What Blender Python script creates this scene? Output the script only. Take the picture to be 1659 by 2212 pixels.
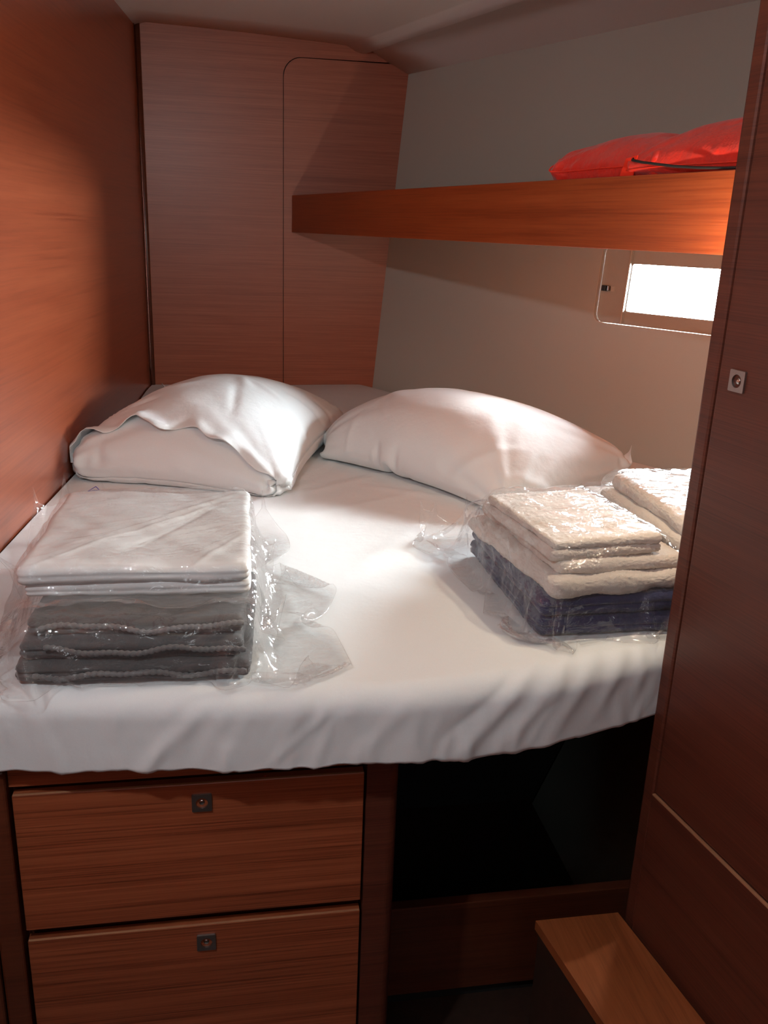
import bpy, bmesh, math, random
import numpy as np
from mathutils import Vector, Matrix

random.seed(7)
rng = np.random.default_rng(7)
SC = bpy.context.scene
COL = SC.collection
for o in list(bpy.data.objects):
    bpy.data.objects.remove(o)

# ------------------------------------------------------------------ camera
# world: X to the right along the drawer fronts, Y into the cabin, Z up, z = 0 on the mattress top
cam_d = bpy.data.cameras.new('camera')
cam_d.sensor_fit = 'AUTO'
cam_d.sensor_width = 36.0
cam_d.lens = 1890.0 * 36.0 / 2212.0
cam_d.clip_start = 0.01
cam = bpy.data.objects.new('camera', cam_d)
COL.objects.link(cam)
def _cam_axes():
    dn = np.array([610 - 829.5, -(6980 - 1106.0), -1890.0]); dn /= np.linalg.norm(dn)
    z = -dn
    x = np.array([11900 - 829.5, -(913 - 1106.0), -1890.0]); x -= x.dot(z) * z; x /= np.linalg.norm(x)
    return np.array([x, np.cross(z, x), z])
R = _cam_axes()
m4 = Matrix.Identity(4)
for i in range(3):
    for j in range(3):
        m4[i][j] = R[i][j]
m4[2][3] = 0.60
cam.matrix_world = m4
SC.camera = cam

# ------------------------------------------------------------------ world, lights, exposure
SC.view_settings.view_transform = 'Standard'
SC.view_settings.look = 'None'
SC.view_settings.gamma = 1.0
SC.view_settings.use_curve_mapping = False
SC.view_settings.exposure = 0.14
SC.cycles.use_denoising = True
SC.cycles.max_bounces = 8
SC.cycles.diffuse_bounces = 5
SC.cycles.transparent_max_bounces = 24
SC.cycles.caustics_reflective = False
SC.cycles.caustics_refractive = False
SC.cycles.sample_clamp_indirect = 4.0

SKY = 195.0
world = bpy.data.worlds.new('overcast_sky')
SC.world = world
world.use_nodes = True
bg = world.node_tree.nodes['Background']
bg.inputs[0].default_value = (0.86, 0.95, 1.0, 1)
bg.inputs[1].default_value = SKY

def look(o, loc, tgt):
    o.location = loc
    o.rotation_euler = (Vector(tgt) - Vector(loc)).to_track_quat('-Z', 'Y').to_euler()

def light(name, kind, loc, tgt, energy, color, **kw):
    d = bpy.data.lights.new(name, kind)
    d.energy = energy; d.color = color
    for k, v in kw.items():
        setattr(d, k, v)
    o = bpy.data.objects.new(name, d); COL.objects.link(o)
    look(o, loc, tgt)
    return o

# daylight portal in the hull window (it only guides sampling of the sky)
pw = light('window_portal', 'AREA', (1.26, 2.30, 0.47), (0.40, 1.78, 0.45), 1.0, (1, 1, 1), shape='RECTANGLE', size=0.50, size_y=0.20)
pw.data.cycles.is_portal = True
# low sun that comes in through the window
sun = light('sun', 'SUN', (3.0, 2.9, 1.2), (0.10, 1.93, 0.0), 17.0, (1.0, 0.97, 0.92), angle=math.radians(13))
sun.rotation_euler = Vector((-1.0, -0.44, -0.50)).to_track_quat('-Z', 'Y').to_euler()
# added fill behind the photographer: unseen cabin lamp and a doorway stand-in
light('cabin_fill_light', 'POINT', (-0.42, 0.34, 1.04), (0, 0, 0), 31.0, (0.84, 0.95, 1.0), shadow_soft_size=0.022)
light('doorway_fill', 'AREA', (0.0, -0.93, 0.75), (0.0, 1.4, 0.10), 2.4, (0.86, 0.95, 1.0), shape='RECTANGLE', size=0.35, size_y=0.75)  # area fill standing in for the unseen open doorway

# ------------------------------------------------------------------ materials
def nmat(name):
    m = bpy.data.materials.new(name); m.use_nodes = True
    nt = m.node_tree
    return m, nt, nt.nodes['Principled BSDF']
def setp(b, **kw):
    for k, v in kw.items():
        b.inputs[k.replace('_', ' ')].default_value = v
def ramp(nt, fac, stops):
    r = nt.nodes.new('ShaderNodeValToRGB')
    els = r.color_ramp.elements
    while len(els) < len(stops): els.new(0.5)
    for e, (p, c) in zip(els, stops):
        e.position = p; e.color = (*c, 1)
    nt.links.new(fac, r.inputs[0])
    return r
def noise(nt, vec, scale, detail=3, rough=0.6):
    n = nt.nodes.new('ShaderNodeTexNoise')
    n.inputs['Scale'].default_value = scale; n.inputs['Detail'].default_value = detail; n.inputs['Roughness'].default_value = rough
    if vec is not None: nt.links.new(vec, n.inputs['Vector'])
    return n
def mapping(nt, vec, scale, rot=(0, 0, 0)):
    mp = nt.nodes.new('ShaderNodeMapping')
    mp.inputs['Scale'].default_value = scale; mp.inputs['Rotation'].default_value = rot
    nt.links.new(vec, mp.inputs['Vector'])
    return mp.outputs[0]
def bump(nt, b, height, strength, dist):
    bp = nt.nodes.new('ShaderNodeBump')
    bp.inputs['Strength'].default_value = strength; bp.inputs['Distance'].default_value = dist
    nt.links.new(height, bp.inputs['Height']); nt.links.new(bp.outputs[0], b.inputs['Normal'])
    return bp

def wood(name, dark, mid, light_, scale=(4, 4, 260), rough=0.34, coat=0.25):
    m, nt, b = nmat(name)
    geo = nt.nodes.new('ShaderNodeNewGeometry')
    v1 = mapping(nt, geo.outputs['Position'], scale)
    n1 = noise(nt, v1, 1.0, 4, 0.7)
    v2 = mapping(nt, geo.outputs['Position'], tuple(s * 0.16 for s in scale))
    n2 = noise(nt, v2, 1.0, 2, 0.5)
    mx = nt.nodes.new('ShaderNodeMath'); mx.operation = 'MULTIPLY_ADD'
    nt.links.new(n1.outputs['Fac'], mx.inputs[0]); mx.inputs[1].default_value = 0.72
    m2 = nt.nodes.new('ShaderNodeMath'); m2.operation = 'MULTIPLY'; m2.inputs[1].default_value = 0.28
    nt.links.new(n2.outputs['Fac'], m2.inputs[0]); nt.links.new(m2.outputs[0], mx.inputs[2])
    r = ramp(nt, mx.outputs[0], [(0.34, dark), (0.50, mid), (0.66, light_)])
    nt.links.new(r.outputs[0], b.inputs['Base Color'])
    setp(b, Roughness=rough, Coat_Weight=coat, Coat_Roughness=0.28)
    bump(nt, b, mx.outputs[0], 0.12, 0.0006)
    return m

M = {}
M['wood'] = wood('cherry_veneer', (0.14, 0.028, 0.01), (0.31, 0.076, 0.029), (0.42, 0.115, 0.046), scale=(3, 3, 420))
M['wood_back'] = wood('cherry_veneer_bulkhead', (0.3, 0.078, 0.036), (0.4, 0.11, 0.051), (0.48, 0.142, 0.07), scale=(4, 4, 330), rough=0.42, coat=0.12)
M['wood_left'] = wood('cherry_veneer_partition', (0.210, 0.038, 0.013), (0.300, 0.062, 0.022), (0.36, 0.084, 0.032), scale=(3, 3, 150), rough=0.30, coat=0.8)
M['wood_shelf'] = wood('cherry_veneer_shelf', (0.2, 0.034, 0.009), (0.29, 0.056, 0.014), (0.34, 0.074, 0.02))
M['wood_dark'] = wood('cherry_veneer_shaded', (0.07, 0.016, 0.007), (0.11, 0.026, 0.011), (0.14, 0.036, 0.015))  # darker cherry: shade of gaps, recess and riser put into the colour
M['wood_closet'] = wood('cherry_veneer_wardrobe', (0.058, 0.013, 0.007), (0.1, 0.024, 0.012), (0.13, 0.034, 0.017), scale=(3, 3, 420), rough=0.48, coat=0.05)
M['wood_floor'] = wood('teak_floor_board', (0.19, 0.05, 0.016), (0.29, 0.08, 0.024), (0.35, 0.1, 0.034), scale=(120, 5, 5), rough=0.4)
M['wood_edge'] = wood('pale_lit_edge', (0.34, 0.14, 0.07), (0.42, 0.19, 0.10), (0.48, 0.23, 0.12))  # pale drawer edging, and caught light painted on the wardrobe panel edge

def plain(name, col, rough=0.5, metal=0.0, nscale=0, namt=0.0, bstr=0.0, **kw):
    m, nt, b = nmat(name)
    geo = nt.nodes.new('ShaderNodeNewGeometry')
    n = noise(nt, geo.outputs['Position'], nscale or 60, 3, 0.6)
    a = tuple(max(0, c * (1 - namt)) for c in col); c2 = tuple(min(1, c * (1 + namt)) for c in col)
    r = ramp(nt, n.outputs['Fac'], [(0.3, a), (0.7, c2)])
    nt.links.new(r.outputs[0], b.inputs['Base Color'])
    setp(b, Roughness=rough, Metallic=metal, **kw)
    if bstr: bump(nt, b, n.outputs['Fac'], bstr, 0.002)
    return m
M['hull'] = plain('beige_vinyl_lining', (0.54, 0.525, 0.46), 0.55, nscale=900, namt=0.03, bstr=0.08)
M['ceiling'] = plain('cream_headliner', (0.86, 0.84, 0.81), 0.6, nscale=500, namt=0.03, bstr=0.08)
M['bead'] = plain('cream_bead', (0.62, 0.52, 0.45), 0.5, namt=0.02)
M['frame'] = plain('beige_window_frame', (0.52, 0.49, 0.43), 0.42, nscale=300, namt=0.02)
M['frame_edge'] = plain('pale_frame_edge', (0.62, 0.54, 0.45), 0.4, namt=0.02)
M['chrome'] = plain('chrome', (0.55, 0.54, 0.52), 0.16, 1.0, namt=0.02)
M['satin'] = plain('satin_nickel_plate', (0.36, 0.35, 0.33), 0.38, 1.0, nscale=800, namt=0.05)
M['brass'] = plain('brass', (0.50, 0.30, 0.10), 0.28, 1.0, namt=0.04)
M['black'] = plain('black_plastic', (0.012, 0.011, 0.011), 0.35, namt=0.1)
M['void'] = plain('black_void_shade', (0.010, 0.008, 0.007), 0.8, namt=0.2)  # deep shade under the berth put into the colour
M['cord'] = plain('black_cord', (0.012, 0.010, 0.010), 0.7, nscale=1500, namt=0.4)
M['floor'] = plain('dark_cabin_sole', (0.035, 0.016, 0.010), 0.5, nscale=40, namt=0.2)

def fabric(name, col, rough=0.85, weave=1500, bstr=0.15, big=0.0, sheen=0.15):
    m, nt, b = nmat(name)
    geo = nt.nodes.new('ShaderNodeNewGeometry')
    n = noise(nt, geo.outputs['Position'], weave, 2, 0.7)
    n2 = noise(nt, geo.outputs['Position'], 14, 4, 0.55)
    r = ramp(nt, n.outputs['Fac'], [(0.25, tuple(c * 0.90 for c in col)), (0.75, col)])
    nt.links.new(r.outputs[0], b.inputs['Base Color'])
    setp(b, Roughness=rough, Sheen_Weight=sheen)
    b1 = bump(nt, b, n.outputs['Fac'], bstr, 0.0008)
    if big:
        b2 = nt.nodes.new('ShaderNodeBump'); b2.inputs['Strength'].default_value = big; b2.inputs['Distance'].default_value = 0.02
        nt.links.new(n2.outputs['Fac'], b2.inputs['Height']); nt.links.new(b2.outputs[0], b1.inputs['Normal'])
    return m
M['sheet'] = fabric('white_cotton_sheet', (0.84, 0.865, 0.87), big=0.10, sheen=0.04)
M['pillow'] = fabric('white_pillow_cotton', (0.85, 0.875, 0.88), big=0.14, sheen=0.04)
M['linen'] = fabric('folded_white_linen', (0.83, 0.84, 0.84), big=0.06, sheen=0.04)
M['terry_w'] = fabric('white_terry', (0.74, 0.66, 0.59), 0.95, 700, 0.9, sheen=0.4)
M['terry_n'] = fabric('navy_terry', (0.014, 0.019, 0.085), 0.95, 700, 0.9, sheen=0.25)
M['fleece'] = fabric('grey_fleece', (0.085, 0.084, 0.086), 0.95, 500, 0.5, sheen=0.3)
M['stitch'] = fabric('grey_hem_yarn', (0.16, 0.158, 0.16), 0.9, 900, 0.5, sheen=0.3)
m, nt, b = nmat('red_coated_nylon')
geo = nt.nodes.new('ShaderNodeNewGeometry')
n = noise(nt, geo.outputs['Position'], 22, 4, 0.6)
r = ramp(nt, n.outputs['Fac'], [(0.3, (0.62, 0.018, 0.008)), (0.7, (0.74, 0.026, 0.012))])
nt.links.new(r.outputs[0], b.inputs['Base Color'])
setp(b, Roughness=0.33, Sheen_Weight=0.2)
bump(nt, b, n.outputs['Fac'], 0.35, 0.02)
M['red'] = m
M['red_tab'] = plain('red_webbing', (0.78, 0.035, 0.015), 0.35, nscale=900, namt=0.1)

def film_mat():
    m = bpy.data.materials.new('clear_plastic_film'); m.use_nodes = True
    nt = m.node_tree; nt.nodes.clear()
    out = nt.nodes.new('ShaderNodeOutputMaterial')
    tr = nt.nodes.new('ShaderNodeBsdfTransparent'); tr.inputs[0].default_value = (0.985, 0.985, 0.985, 1)
    gl = nt.nodes.new('ShaderNodeBsdfGlossy'); gl.inputs['Roughness'].default_value = 0.05; gl.inputs[0].default_value = (1, 1, 1, 1)
    geo = nt.nodes.new('ShaderNodeNewGeometry')
    n1 = noise(nt, mapping(nt, geo.outputs['Position'], (1, 1, 1.6)), 26, 3, 0.6)
    n1.inputs['Distortion'].default_value = 1.2
    vo = nt.nodes.new('ShaderNodeTexVoronoi'); vo.feature = 'F1'; vo.inputs['Scale'].default_value = 20
    wv_ = noise(nt, geo.outputs['Position'], 9, 2, 0.5)
    va = nt.nodes.new('ShaderNodeVectorMath'); va.operation = 'MULTIPLY_ADD'; va.inputs[1].default_value = (0.10, 0.10, 0.10)
    nt.links.new(wv_.outputs['Color'], va.inputs[0]); nt.links.new(geo.outputs['Position'], va.inputs[2])
    nt.links.new(mapping(nt, va.outputs[0], (1.0, 2.2, 1.6), (0, 0, 0.35)), vo.inputs['Vector'])
    ad = nt.nodes.new('ShaderNodeMath'); ad.operation = 'MULTIPLY_ADD'; ad.inputs[1].default_value = 1.0
    nt.links.new(vo.outputs['Distance'], ad.inputs[0]); nt.links.new(n1.outputs['Fac'], ad.inputs[2])
    bp = nt.nodes.new('ShaderNodeBump'); bp.inputs['Strength'].default_value = 0.5; bp.inputs['Distance'].default_value = 0.010
    nt.links.new(ad.outputs[0], bp.inputs['Height']); nt.links.new(bp.outputs[0], gl.inputs['Normal'])
    df = nt.nodes.new('ShaderNodeBsdfDiffuse'); df.inputs[0].default_value = (0.9, 0.9, 0.9, 1)
    fr = nt.nodes.new('ShaderNodeFresnel'); fr.inputs['IOR'].default_value = 1.45
    mx = nt.nodes.new('ShaderNodeMath'); mx.operation = 'MULTIPLY_ADD'; mx.inputs[1].default_value = 0.75; mx.inputs[2].default_value = 0.035; mx.use_clamp = True
    nt.links.new(fr.outputs[0], mx.inputs[0])
    s0 = nt.nodes.new('ShaderNodeMixShader'); s0.inputs[0].default_value = 0.04
    nt.links.new(tr.outputs[0], s0.inputs[1]); nt.links.new(df.outputs[0], s0.inputs[2])
    mn = nt.nodes.new('ShaderNodeMath'); mn.operation = 'MINIMUM'; mn.inputs[1].default_value = 0.28
    nt.links.new(mx.outputs[0], mn.inputs[0])
    s1 = nt.nodes.new('ShaderNodeMixShader')
    nt.links.new(mn.outputs[0], s1.inputs[0]); nt.links.new(s0.outputs[0], s1.inputs[1]); nt.links.new(gl.outputs[0], s1.inputs[2])
    nt.links.new(s1.outputs[0], out.inputs[0])
    return m
M['film'] = film_mat()

def pane_mat():
    m = bpy.data.materials.new('window_glass'); m.use_nodes = True
    nt = m.node_tree; nt.nodes.clear()
    out = nt.nodes.new('ShaderNodeOutputMaterial')
    tr = nt.nodes.new('ShaderNodeBsdfTransparent'); tr.inputs[0].default_value = (0.93, 0.95, 0.95, 1)
    gl = nt.nodes.new('ShaderNodeBsdfGlossy'); gl.inputs['Roughness'].default_value = 0.02
    fr = nt.nodes.new('ShaderNodeFresnel'); fr.inputs['IOR'].default_value = 1.45
    s = nt.nodes.new('ShaderNodeMixShader')
    nt.links.new(fr.outputs[0], s.inputs[0]); nt.links.new(tr.outputs[0], s.inputs[1]); nt.links.new(gl.outputs[0], s.inputs[2])
    nt.links.new(s.outputs[0], out.inputs[0])
    return m
M['pane'] = pane_mat()

def emit(name, col, s):
    m = bpy.data.materials.new(name); m.use_nodes = True
    nt = m.node_tree; nt.nodes.clear()
    out = nt.nodes.new('ShaderNodeOutputMaterial'); e = nt.nodes.new('ShaderNodeEmission')
    e.inputs[0].default_value = (*col, 1); e.inputs[1].default_value = s
    nt.links.new(e.outputs[0], out.inputs[0])
    return m
M['bulb'] = emit('warm_bulb', (1.0, 0.60, 0.25), 30.0)
M['lens'] = emit('fill_lamp_lens', (1.0, 0.80, 0.62), 6.0)  # glow of the added fill lamp
M['daylight'] = emit('companionway_daylight', (0.90, 0.95, 1.0), 3.0)

# ------------------------------------------------------------------ mesh helpers
def link(name, me, mat, parent=None, smooth=False):
    o = bpy.data.objects.new(name, me); COL.objects.link(o)
    if mat is not None: me.materials.append(mat)
    if parent is not None: o.parent = parent
    if smooth:
        for p in me.polygons: p.use_smooth = True
    return o
def obj(name, bm, mat, parent=None, smooth=False):
    me = bpy.data.meshes.new(name); bm.normal_update(); bm.to_mesh(me); bm.free()
    return link(name, me, mat, parent, smooth)
def pyobj(name, v, f, mat, parent=None, smooth=True):
    me = bpy.data.meshes.new(name)
    me.from_pydata([tuple(map(float, p)) for p in v], [], [tuple(map(int, q)) for q in f]); me.update()
    return link(name, me, mat, parent, smooth)
def thing(name, label, cat, group=None, kind=None):
    o = bpy.data.objects.new(name, None); COL.objects.link(o)
    o.empty_display_size = 0.05
    return tag(o, label, cat, group, kind)
def tag(o, label=None, cat=None, group=None, kind=None):
    if label: o['label'] = label
    if cat: o['category'] = cat
    if group: o['group'] = group
    if kind: o['kind'] = kind
    return o
def base_at(root, p):
    """move an Empty to the thing's base, its (world-built) parts staying put"""
    root.location = p
    for c in COL.objects:
        if c.parent is root:
            c.location = Vector(c.location) - Vector(p)
    return root
def box(bm, x0, x1, y0, y1, z0, z1, bev=0.0, seg=2, mat=None):
    g = bmesh.ops.create_cube(bm, size=1)
    vs = g['verts']
    for v in vs:
        v.co = Vector(((x0 + x1) / 2 + v.co.x * (x1 - x0), (y0 + y1) / 2 + v.co.y * (y1 - y0), (z0 + z1) / 2 + v.co.z * (z1 - z0)))
    if bev:
        es = list({e for v in vs for e in v.link_edges})
        r = bmesh.ops.bevel(bm, geom=es, offset=bev, segments=seg, profile=0.5, affect='EDGES')
        vs = list({v for f in r['faces'] for v in f.verts} | {v for v in vs if v.is_valid})
    if mat is not None:
        bmesh.ops.transform(bm, matrix=mat, verts=vs)
    return vs
def frame_mat(origin, xdir, zdir=(0, 0, 1)):
    """local x along xdir, z up, y = z cross x"""
    x = Vector(xdir).normalized(); z = Vector(zdir); z = (z - x * z.dot(x)).normalized(); y = z.cross(x)
    m = Matrix.Identity(4)
    for i in range(3):
        m[i][0] = x[i]; m[i][1] = y[i]; m[i][2] = z[i]; m[i][3] = origin[i]
    return m
def prism(bm, pts, depth, mat=None):
    """pts: (x, z) outline in local XZ; extruded along local +Y"""
    vs = [bm.verts.new((x, 0, z)) for x, z in pts]
    f = bm.faces.new(vs)
    r = bmesh.ops.extrude_face_region(bm, geom=[f])
    nv = [e for e in r['geom'] if isinstance(e, bmesh.types.BMVert)]
    for v in nv: v.co.y += depth
    if mat is not None: bmesh.ops.transform(bm, matrix=mat, verts=vs + nv)
    bmesh.ops.recalc_face_normals(bm, faces=bm.faces[:])
    return vs + nv
def holed(bm, outer, inner, depth, mat=None):
    """plate with a hole, outlines in local XZ, thickness along +Y"""
    es = []
    allv = []
    for loop in (outer, inner):
        vs = [bm.verts.new((x, 0, z)) for x, z in loop]
        allv += vs
        es += [bm.edges.new((vs[i], vs[(i + 1) % len(vs)])) for i in range(len(vs))]
    r = bmesh.ops.triangle_fill(bm, use_beauty=True, use_dissolve=False, edges=es)
    fs = [g for g in r['geom'] if isinstance(g, bmesh.types.BMFace)]
    r = bmesh.ops.extrude_face_region(bm, geom=fs)
    nv = [e for e in r['geom'] if isinstance(e, bmesh.types.BMVert)]
    for v in nv: v.co.y += depth
    if mat is not None: bmesh.ops.transform(bm, matrix=mat, verts=allv + nv)
    bmesh.ops.recalc_face_normals(bm, faces=bm.faces[:])
def rrect(x0, x1, z0, z1, r, n=6):
    pts = []
    for cx, cz, a0 in ((x1 - r, z0 + r, -90), (x1 - r, z1 - r, 0), (x0 + r, z1 - r, 90), (x0 + r, z0 + r, 180)):
        for k in range(n + 1):
            a = math.radians(a0 + 90 * k / n); pts.append((cx + r * math.cos(a), cz + r * math.sin(a)))
    return pts
def tube(bm, pts, rad, n=8):
    pts = [Vector(p) for p in pts]; rings = []
    for i, p in enumerate(pts):
        t = (pts[min(i + 1, len(pts) - 1)] - pts[max(i - 1, 0)]).normalized()
        a = t.cross(Vector((0, 0, 1)));
        if a.length < 1e-3: a = t.cross(Vector((1, 0, 0)))
        a.normalize(); b_ = t.cross(a)
        rr = rad[i] if hasattr(rad, '__len__') else rad
        rings.append([bm.verts.new(p + (a * math.cos(2 * math.pi * k / n) + b_ * math.sin(2 * math.pi * k / n)) * rr) for k in range(n)])
    for i in range(len(rings) - 1):
        for k in range(n):
            bm.faces.new((rings[i][k], rings[i][(k + 1) % n], rings[i + 1][(k + 1) % n], rings[i + 1][k]))
    bm.faces.new(rings[0][::-1]); bm.faces.new(rings[-1])
def lathe(bm, prof, n=28, mat=None):
    """prof: (radius, height) turned round local Y, facing -Y"""
    rings = []
    allv = []
    for r_, h in prof:
        ring = [bm.verts.new((r_ * math.cos(2 * math.pi * k / n), -h, r_ * math.sin(2 * math.pi * k / n))) for k in range(n)]
        rings.append(ring); allv += ring
    for i in range(len(rings) - 1):
        for k in range(n):
            bm.faces.new((rings[i][k], rings[i][(k + 1) % n], rings[i + 1][(k + 1) % n], rings[i + 1][k]))
    bm.faces.new(rings[0]); bm.faces.new(rings[-1][::-1])
    if mat is not None: bmesh.ops.transform(bm, matrix=mat, verts=allv)
    bmesh.ops.recalc_face_normals(bm, faces=bm.faces[:])

# ------------------------------------------------------------------ cloth solver (position based, numpy)
def color_edges(e):
    used = {}
    cols = []
    out = []
    for k, (a, b_) in enumerate(e):
        ua = used.get(a, 0); ub = used.get(b_, 0)
        c = 0; m_ = ua | ub
        while m_ >> c & 1: c += 1
        used[a] = ua | (1 << c); used[b_] = ub | (1 << c)
        while len(out) <= c: out.append([])
        out[c].append(k)
    return [np.array(o_) for o_ in out]
def sim(x, edges, rest, stiff, steps, iters, g=-0.00035, faces=None, pressure=None, collide=None, damp=0.97, fixed=None):
    x = x.copy(); prev = x.copy()
    groups = [(edges[k, 0], edges[k, 1], rest[k], stiff[k]) for k in color_edges([tuple(q) for q in edges.tolist()])]
    for s in range(steps):
        v = (x - prev) * damp
        prev = x.copy()
        x = x + v
        x[:, 2] += g
        if pressure:
            p0, p1, p2, p3 = (x[faces[:, i]] for i in range(4))
            nrm = np.cross(p2 - p0, p3 - p1) * 0.5
            F = np.zeros_like(x)
            for i in range(4):
                for d in range(3):
                    F[:, d] += np.bincount(faces[:, i], nrm[:, d], minlength=len(x))
            x += F * pressure(x)
        for it in range(iters):
            for a, b_, r_, k_ in groups:
                d = x[a] - x[b_]
                L = np.sqrt((d * d).sum(1)) + 1e-12
                c = (0.5 * k_ * (L - r_) / L)[:, None] * d
                x[a] -= c; x[b_] += c
        if collide is not None:
            x, hit = collide(x)
            prev[hit] = x[hit] + (prev[hit] - x[hit]) * 0.35
        if fixed is not None:
            x[fixed[0]] = fixed[1]; prev[fixed[0]] = fixed[1]
    return x
def box_collider(boxes, floor=0.0, gap=0.0045):
    """boxes: (centre, half sizes, angle about z, rounding)"""
    def f(x):
        hit = np.zeros(len(x), bool)
        for c, h, a, r_ in boxes:
            ca, sa = math.cos(a), math.sin(a)
            q = x - np.array(c)
            l = np.stack([q[:, 0] * ca + q[:, 1] * sa, -q[:, 0] * sa + q[:, 1] * ca, q[:, 2]], 1)
            hh = np.array(h) - r_
            cl = np.clip(l, -hh, hh)
            d = l - cl
            dist = np.sqrt((d * d).sum(1))
            R_ = r_ + gap
            out = (dist < R_) & (dist > 1e-9)
            n_ = d / np.maximum(dist, 1e-9)[:, None]
            l2 = np.where(out[:, None], cl + n_ * R_, l)
            ins = dist <= 1e-9
            if ins.any():
                pen = hh - np.abs(l)
                pen[:, 2] = np.where(l[:, 2] > 0, pen[:, 2], 9)
                ax = pen.argmin(1)
                for k in range(3):
                    mk = ins & (ax == k)
                    l2[mk, k] = np.sign(l[mk, k]) * (h[k] + gap)
            hitb = out | ins
            x2 = np.stack([l2[:, 0] * ca - l2[:, 1] * sa, l2[:, 0] * sa + l2[:, 1] * ca, l2[:, 2]], 1) + np.array(c)
            x = np.where(hitb[:, None], x2, x)
            hit |= hitb
        fl = x[:, 2] < floor
        x[fl, 2] = floor
        hit |= fl
        return x, hit
    return f
def grid_edges(nx, ny, bend=0.15, shear=0.4):
    I = np.arange(nx * ny).reshape(nx, ny)
    e, s = [], []
    def add(a, b_, k):
        e.append(np.stack([a.ravel(), b_.ravel()], 1)); s.append(np.full(a.size, k))
    add(I[:-1], I[1:], 1.0); add(I[:, :-1], I[:, 1:], 1.0)
    add(I[:-1, :-1], I[1:, 1:], shear); add(I[1:, :-1], I[:-1, 1:], shear)
    if bend:
        add(I[:-2], I[2:], bend); add(I[:, :-2], I[:, 2:], bend)
    return np.concatenate(e), np.concatenate(s), I
def pillow_sim(L, W, nx, ny, fill, steps, corners, iters=6, bend=0.05, seed=1, g=-0.0003, collide=None, puff=0.5, loose=40):
    """two sheets sewn at the rim and stuffed to a mean thickness; corners: where grid corners (0,0) (L,0) (L,W) (0,W) lie"""
    e0, s0, I = grid_edges(nx, ny, bend)
    us_, vs_ = np.meshgrid(np.linspace(0, 1, nx), np.linspace(0, 1, ny), indexing='ij')
    us_, vs_ = us_.ravel(), vs_.ravel()
    flat = np.stack([us_ * L, vs_ * W, us_ * 0], 1)
    C_ = np.array(corners)
    place = (C_[0] * ((1 - us_) * (1 - vs_))[:, None] + C_[1] * (us_ * (1 - vs_))[:, None] + C_[2] * (us_ * vs_)[:, None] + C_[3] * ((1 - us_) * vs_)[:, None])
    nrm = np.cross(C_[1] - C_[0], C_[3] - C_[0]); nrm /= np.linalg.norm(nrm)
    if nrm[2] < 0: nrm = -nrm
    n = nx * ny
    rim = np.zeros((nx, ny), bool); rim[0] = rim[-1] = True; rim[:, 0] = rim[:, -1] = True
    rimf = rim.ravel()
    mp = np.arange(n).copy()
    inner = np.where(~rimf)[0]
    mp[inner] = n + np.arange(len(inner))
    e1 = mp[e0]
    both_rim = rimf[e0].all(1)
    E_ = np.concatenate([e0, e1[~both_rim]]); S_ = np.concatenate([s0, s0[~both_rim]])
    r = np.random.default_rng(seed)
    bulge = (np.sin(np.pi * us_) * np.sin(np.pi * vs_)) ** 0.5 * fill * 0.7
    X = np.concatenate([place + nrm * bulge[:, None], (place - nrm * bulge[:, None])[inner]])
    X += r.normal(0, 0.0006, X.shape)
    base = np.concatenate([flat, flat[inner]])
    rest = np.linalg.norm(base[E_[:, 0]] - base[E_[:, 1]], axis=1)
    q = np.stack([I[:-1, :-1], I[1:, :-1], I[1:, 1:], I[:-1, 1:]], 2).reshape(-1, 4)
    F_ = np.concatenate([q, mp[q][:, ::-1]])
    def vol(x):
        p0, p1, p2, p3 = (x[F_[:, i]] for i in range(4))
        return (np.einsum('ij,ij->i', p0, np.cross(p1, p2)) + np.einsum('ij,ij->i', p0, np.cross(p2, p3))).sum() / 6
    sgn = 1.0 if vol(X - X.mean(0)) > 0 else -1.0
    if sgn < 0: F_ = F_[:, ::-1].copy()
    Vt = fill * L * W
    def pr(x):
        V_ = max(vol(x - x.mean(0)), 1e-6)
        return puff * min(4.0, max(-1.0, (Vt / V_ - 1) * 6))
    cid = [I[0, 0], I[-1, 0], I[-1, -1], I[0, -1]]
    X = sim(X, E_, rest, S_, steps, iters, g=g, faces=F_, pressure=pr, collide=collide, damp=0.93, fixed=(cid, C_))
    return X, F_, I, mp, rimf
def fit_corners(X, idx, targets):
    """rigid + scale fit of the corner verts on the targets"""
    P = X[idx]; T = np.array(targets)
    pc, tc = P.mean(0), T.mean(0)
    U, S, Vt = np.linalg.svd((P - pc).T @ (T - tc))
    D = np.diag([1, 1, np.sign(np.linalg.det(U @ Vt))])
    Rm = U @ D @ Vt
    return (X - pc) @ Rm + tc

# ------------------------------------------------------------------ structure
YB = 3.306
FLOOR = -0.90
LW0, LW1 = Vector((-0.437, 1.642, 0)), Vector((-0.294, 3.306, 0))
lw_dir = (LW1 - LW0).normalized()
def lwx(y): return LW0.x + (y - LW0.y) * (lw_dir.x / lw_dir.y)
HP = Vector((0.531, 3.306, 0.037)); HN = Vector((0.854, 0.515, -0.072)).normalized()
HU = Vector((HN.y, -HN.x, 0)).normalized()          # along the hull, towards the camera
HW = HU.cross(HN).normalized()
if HW.z < 0: HW = -HW
def hx(y, z): return HP.x + (-(y - HP.y) * HN.y - (z - HP.z) * HN.z) / HN.x

# floor
bm = bmesh.new(); box(bm, -1.0, 3.4, -1.1, 3.4, FLOOR - 0.05, FLOOR)
tag(obj('floor', bm, M['floor']), kind='structure')
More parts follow.
